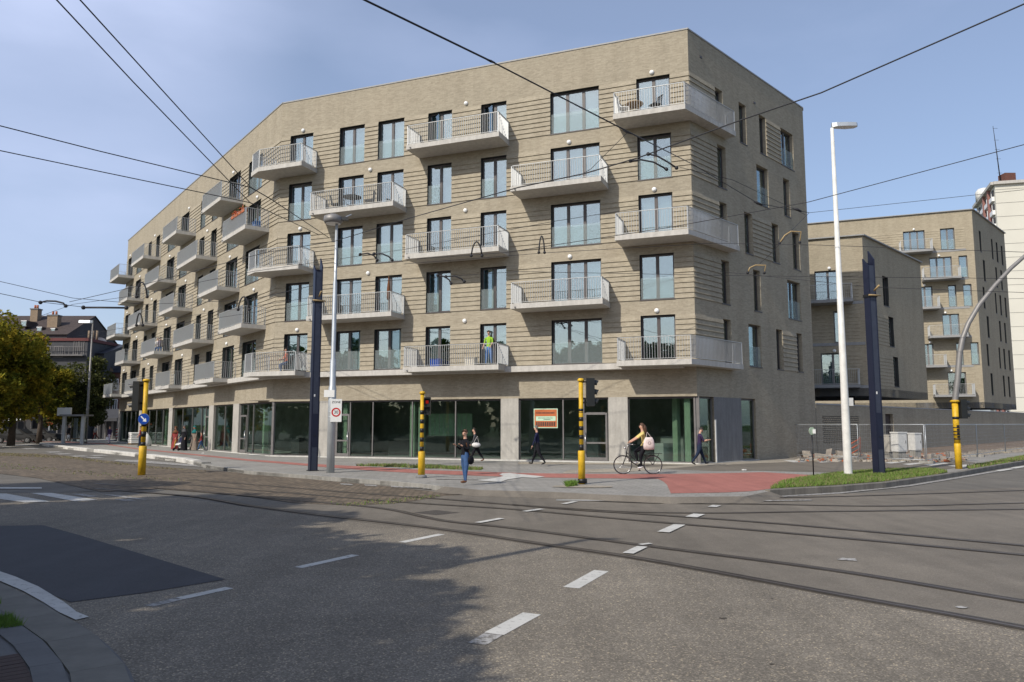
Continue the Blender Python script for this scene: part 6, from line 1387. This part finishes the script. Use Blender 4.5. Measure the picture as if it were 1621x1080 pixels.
person('person in white shirt and rust skirt walking farthest away by the bus shelter', base(150.5, 697.2), head_left(80), 1.55, walk2, ((.1, .1, .1), (.1, .1, .1)), 0, 0, 'white_cloth', 'red_cloth', 'black_cloth', 'short')
q_, hn = person('grey haired person in black coat waiting inside the bus shelter', base(108, 701), head_left(60), 1.62, ((0, 0), (.05, 0)), ((.1, .2, .1), (.1, .2, .1)), 0, 0, 'black_cloth', 'black_cloth', 'black_cloth', 'long', 'cream_cloth')
bg = thing('carrier_bag', 'white carrier bag beside the person in the bus shelter', 'bag', at_hand(q_, hn[0], -.45), 0); mb = MB(); mb.lathe([(.12, 0), (.15, .14), (.11, .38)], 'white_cloth', 10, (0, 0, 0), 1, .6); ob('pouch', mb, bg); mb = MB(); mb.tube([(-.07, 0, .37), (0, 0, .47), (.07, 0, .37)], .01, 'white_cloth', 6); ob('handle', mb, bg)
person('person in red top and dark trousers standing beside the pallet behind the signal pole', base(221, 708.5), head_left(30), 1.5, ((0, 0), (.1, 0)), ((.3, .3, .2), (.2, .2, .2)), 0, 0, 'red_cloth', 'dark_denim', 'black_cloth', 'short')
person('figure in red jacket beside the glass to the right of the robed women', base(318, 714), head_left(20), 1.2, walk, ((.3, .3, .2), (.2, .2, .2)), 0, 0, 'red_cloth', 'denim', 'black_cloth', 'long')
# people and things on balconies
def onbalc(fac, u, y, k): x = fac.w(u, y); return (x[0], x[1], sill(k)-.03)
a = onbalc(FF, 1.45, -.75, 1); person('person in orange shirt seated on the lowest balcony at the bend', (a[0], a[1], a[2]), head_left(30), 1.6, ((1.4, 1.45), (1.35, 1.5)), ((.4, 1.0, .1), (.4, .9, .1)), .1, 0, 'orange_cloth', 'denim', 'black_cloth', 'short', pelvis=.50)
def chair(label, loc, rz, mat, group=None):
    p = thing('balcony_chair', label, 'chair', loc, rz, group); mb = MB(); mb.box(-.22, .22, -.22, .22, .42, .45, mat); ob('seat', mb, p); mb = MB(); [mb.obox((-.18+i*.09, -.24, .68), (.02, 0, 0), (0, .01, 0), (0, -.04, .24), mat) for i in range(5)]; mb.box(-.22, .22, -.30, -.27, .88, .93, mat); ob('backrest', mb, p)
    for x in (-.2, .2):
        for y in (-.2, .2): mb = MB(); mb.tube([(x, y, .42), (x*1.1, y*1.1, 0)], .014, mat, 6); ob('leg', mb, p)
    return p
chair('dark chair under the person in orange on the lowest bend balcony', onbalc(FF, 1.45, -.72, 1), head_left(30), 'black')
a = onbalc(FL, LL-24.2, -.6, 2); person('person in white top sitting on the second row balcony over the left shopfront', a, head_left(100), 1.6, ((1.4, 1.45), (1.35, 1.5)), ((.4, 1.0, .1), (.4, .9, .1)), .1, 0, 'white_cloth', 'denim', 'black_cloth', 'short', pelvis=.50)
a = onbalc(FL, LL-22.9, -.75, 2); person('person in lilac top lounging beside the one in white on the same balcony', a, head_left(-60), 1.6, ((1.4, 1.3), (1.35, 1.2)), ((.4, 1.0, .1), (.4, .9, .1)), -.25, 0, 'lilac', 'blue_cloth', 'black_cloth', 'short', pelvis=.42)
chair('chair under the person in white on the second row balcony', onbalc(FL, LL-24.2, -.62, 2), head_left(100), 'black'); chair('chair under the person in lilac on the second row balcony', onbalc(FL, LL-22.9, -.70, 2), head_left(-60), 'black')
a = FF.w(12.9, .10); person('worker in a bright yellow green vest standing in the first floor doorway', (a[0], a[1], sill(1)+.0), FF.ang+PI, 1.7, ((0, 0), (.05, 0)), ((.3, .6, .15), (.2, .5, .15)), 0, .1, 'hivis', 'blue_cloth', 'black_cloth', 'short', 'hair_grey')
g2 = 'chairs on the fourth floor balcony'
chair('wire chair left of the table on the balcony under the twin windows', onbalc(FF, 4.2, -.6, 4), FF.ang-1.2, 'black'); chair('wire chair right of the table on the balcony under the twin windows', onbalc(FF, 6.3, -.6, 4), FF.ang+1.9, 'black')
def table(label, loc, rz, mat, r=.42, h=.72):
    p = thing('balcony_table', label, 'table', loc, rz); mb = MB(); mb.lathe([(r, h-.03), (r, h)], mat, 18); ob('tabletop', mb, p)
    for i in range(4): mb = MB(); w_ = i*PI/2+.4; mb.tube([(math.cos(w_)*r*.7, math.sin(w_)*r*.7, h-.03), (math.cos(w_)*r*.85, math.sin(w_)*r*.85, 0)], .014, mat, 6); ob('leg', mb, p)
table('dark round table on the balcony under the twin windows', onbalc(FF, 5.3, -.7, 4), 0, 'black', .5)
table('wooden round table on the top right balcony', onbalc(FF, 20.5, -.5, 5), 0, 'timber'); chair('white wire chair on the top right balcony', onbalc(FF, 20.05, -.85, 5), FF.ang-1.2, 'white_paint'); chair('dark low chair by the door of the top right balcony', onbalc(FF, 21.5, -.7, 5), FF.ang+2.4, 'black')
p = thing('closed_parasol', 'closed dark brown parasol on the second floor balcony over the left shopfront', 'parasol', onbalc(FF, 7.5, -.5, 2)); mb = MB(); mb.tube([(0, 0, 0), (0, 0, 2.0)], .02, 'timber', 6); ob('pole', mb, p); mb = MB(); mb.lathe([(.04, .75), (.11, .85), (.09, 1.3), (.02, 1.98)], 'leather', 10); ob('canopy', mb, p); mb = MB(); mb.lathe([(.2, 0), (.2, .06)], 'concrete_dark', 12); ob('foot', mb, p)
for k, (fac, u, kk, lab, mt) in enumerate([(FF, 10.3, 1, 'blue crate on the first floor balcony beneath the signal pole', 'blue_sign'), (FF, 12.2, 1, 'pale box on the first floor balcony beside the worker', 'cream_cloth'), (FL, LL-2.2, 4, 'pale blue bundle on the fourth floor balcony near the bend', 'blue_cloth')]):
    p = thing('storage_box', lab, 'box', onbalc(fac, u, -.5, kk), fac.ang); mb = MB(); mb.box(-.25, .25, -.18, .18, 0, .4, mt); ob('bin', mb, p); mb = MB(); mb.box(-.27, .27, -.2, .2, .4, .44, mt); ob('lid', mb, p)
for k in range(4):
    u = 2.0+k*.62; x = FL.w(LL-u, -1.30); p = thing('flower_box', ['flower box with orange blooms nearest the bend on the fourth row', 'flower box with orange blooms, second from the bend', 'flower box with orange blooms, third from the bend', 'flower box with orange blooms farthest from the bend'][k], 'flower box', (x[0], x[1], sill(4)+.80), FL.ang, 'orange flower boxes on the fourth row balcony')
    mb = MB(); mb.box(-.25, .25, -.1, .1, 0, .17, 'terracotta'); ob('box', mb, p); mb = MB()
    for i in range(26): c = Vector((R_.uniform(-.25, .25), R_.uniform(-.13, .13), R_.uniform(.15, .42))); mb.obox(c, (R_.uniform(.02, .04), .01, 0), (0, R_.uniform(.02, .04), .01), (.01, 0, R_.uniform(.015, .03)), R_.choice(['orange_cloth', 'orange_cloth', 'leaf_green']))
    f_ = ob('flowers', mb, p)
p = thing('potted_plant', 'pale green potted plant on the upper balcony behind the white lamp post', 'plant', (*f1.w(f1.len-6.6, -.6), tops[0]-2.2)); mb = MB(); mb.lathe([(.2, 0), (.26, .5), (.26, .55)], 'sign_mint', 14); ob('pot', mb, p)
mb = MB(); [mb.quad([(0, 0, .5), (math.cos(i)*.2+.03, math.sin(i)*.2, .8), (math.cos(i)*.32, math.sin(i)*.32, .95), (math.cos(i)*.2-.03, math.sin(i)*.2, .8)], 'leaf_green') for i in range(14)]; ob('leaves', mb, p)
mb = MB(); q = G(1178, 745.5, .13); mb.obox((0, 0, .03), (.06, .02, 0), (-.02, .05, 0), (0, 0, .02), 'white_cloth'); p = thing('paper_litter', 'scrap of white litter on the forecourt near the corner', 'litter', (q.x, q.y, .14), 0, None, mb.mesh('paper_litter'))
q = G(321, 718.5, .13); mb = MB(); mb.obox((0, 0, .03), (.07, .02, 0), (-.02, .05, 0), (0, 0, .02), 'white_cloth'); thing('paper_litter', 'scrap of white litter on the pavement below the robed women', 'litter', (q.x, q.y, .14), 0, None, mb.mesh('paper_litter'))

# ------------------------------------------------------------------ bicycle and rider
bb = base(1010, 751)
YB = bb[1]; bike = thing('bicycle', 'black city bicycle ridden by the woman in the yellow top', 'bicycle', bb, head_left(-2))
rw = .335; wb = .53
def wheel(y, nm='wheel'):
    mb = MB(); n_ = 28
    pts = [(0, y+rw*math.cos(2*PI*i/n_), rw+.0+rw*math.sin(2*PI*i/n_)) for i in range(n_+1)]; w_ = ob(nm, (lambda m_: (m_.tube([(0, y+(rw-.035)*math.cos(2*PI*i/n_), rw+(rw-.035)*math.sin(2*PI*i/n_)) for i in range(n_+1)], .011, 'chrome', 6, False), m_)[1])(MB()), bike)
    mb.tube([(0, y+(rw-.018)*math.cos(2*PI*i/n_), rw+(rw-.018)*math.sin(2*PI*i/n_)) for i in range(n_+1)], .018, 'rubber', 8, False); ob('tyre', mb, w_)
    mb = MB(); [mb.tube([(0, y, rw), (0, y+(rw-.04)*math.cos(2*PI*i/18), rw+(rw-.04)*math.sin(2*PI*i/18))], .0018, 'chrome', 3, False) for i in range(18)]; mb.tube([(-.04, y, rw), (.04, y, rw)], .022, 'chrome', 8); ob('spokes', mb, w_)
wheel(wb); wheel(-wb)
mb = MB(); bbk = (0, -.08, .30); st = (0, -.22, .80); hdt = (0, .36, .90); hdl = (0, .40, .68)
mb.tube([bbk, st], .017, 'black', 8); mb.tube([hdl, (0, .2, .42), (0, .05, .33), bbk], .020, 'black', 8); mb.tube([hdt, hdl], .019, 'black', 8); mb.tube([(0, .385, .76), (0, .1, .50), (0, -.13, .45)], .014, 'black', 8)
for s_ in (-.05, .05): mb.tube([(s_*.4, -.20, .72), (s_, -wb, rw)], .009, 'black', 6); mb.tube([(s_*.6, -.08, .30), (s_, -wb, rw)], .010, 'black', 6); mb.tube([(s_*.7, .41, .66), (s_, .46, .5), (s_, wb, rw)], .012, 'black', 6)
ob('frame', mb, bike)
mb = MB(); mb.lathe([(.001, 0), (.08, .01), (.10, .04), (.06, .07), (.001, .075)], 'leather', 12, (0, -.27, .88), .9, 1.35); mb.tube([st, (0, -.24, .90)], .013, 'chrome', 8); ob('saddle', mb, bike)
mb = MB(); mb.tube([hdt, (0, .33, 1.04)], .013, 'chrome', 8); mb.tube([(-.27, .10, 1.03), (-.26, .22, 1.05), (-.1, .33, 1.05), (.1, .33, 1.05), (.26, .22, 1.05), (.27, .10, 1.03)], .012, 'chrome', 8); mb.tube([(-.27, .08, 1.03), (-.265, .2, 1.045)], .018, 'black', 8); mb.tube([(.27, .08, 1.03), (.265, .2, 1.045)], .018, 'black', 8); ob('handlebar', mb, bike)
mb = MB(); mb.lathe([(.001, 0), (.04, .01), (.045, .06)], 'chrome', 10, (0, .45, .88)); ob('headlight', mb, bike)
mb = MB(); [mb.box(x-.006, x+.006, -.85, -.3, .72, .735, 'black') for x in (-.06, 0, .06)]; mb.tube([(-.06, -.75, .72), (-.05, -wb, rw)], .006, 'black', 6); mb.tube([(.06, -.75, .72), (.05, -wb, rw)], .006, 'black', 6); ob('rack', mb, bike)
for y in (wb, -wb):
    mb = MB(); n_ = 12; a0, a1 = (.15*PI, .95*PI) if y < 0 else (.25*PI, 1.0*PI)
    A_ = [a0+(a1-a0)*i/n_ for i in range(n_+1)]
    for u_, v_ in zip(A_[:-1], A_[1:]): mb.quad([(sx*.028, y+(rw+.03)*math.cos(t)*(1 if y < 0 else -1)*-1, rw+(rw+.03)*math.sin(t)) for sx, t in ((-1, u_), (1, u_), (1, v_), (-1, v_))], 'black')
    ob('mudguard', mb, bike)
mb = MB(); mb.tube([(-.05, -.08, .30), (-.055, -.08, .30)], .09, 'black', 16); mb.tube([(-.07, -.08, .30), (-.08, -.04, .14)], .01, 'chrome', 6); mb.tube([(.07, -.08, .30), (.08, -.12, .46)], .01, 'chrome', 6); mb.box(-.15, -.07, -.08, .0, .13, .15, 'black'); mb.box(.07, .15, -.16, -.08, .45, .47, 'black'); ob('crankset', mb, bike)
rr, hn = person('woman with long brown hair in a yellow top riding the black bicycle to the left', (bb[0], bb[1], bb[2]), head_left(-2), 1.62, ((.50, .62), (1.12, 1.35)), ((.92, .12, .18), (.92, .12, .18)), .12, .0, 'yellow_cloth', 'black_cloth', 'shoe_white', 'short', 'hair_brown', True, pelvis=1.0)
off = Matrix.Rotation(head_left(-2), 3, 'Z') @ Vector((0, -.24, 0)); rr.location = Vector(bb)+off
bg = thing('tote_bag', 'pale pink tote bag slung on the hip of the cyclist', 'bag', (rr.location.x+.12, rr.location.y-.25, bb[2]+1.12), .1)
mb = MB(); mb.lathe([(.04, -.26), (.17, -.24), (.19, -.1), (.16, .08), (.11, .18)], 'pink_bag', 14, (0, 0, 0), 1.1, .35); ob('pouch', mb, bg); mb = MB(); mb.tube([(-.1, 0, .15), (-.04, .08, .36), (.1, 0, .15)], .012, 'pink_bag', 6); ob('strap', mb, bg); mb = MB(); ring(mb, .045, .055, -.072, 'leather', 18, (.0, -.02)); ob('emblem', mb, bg)
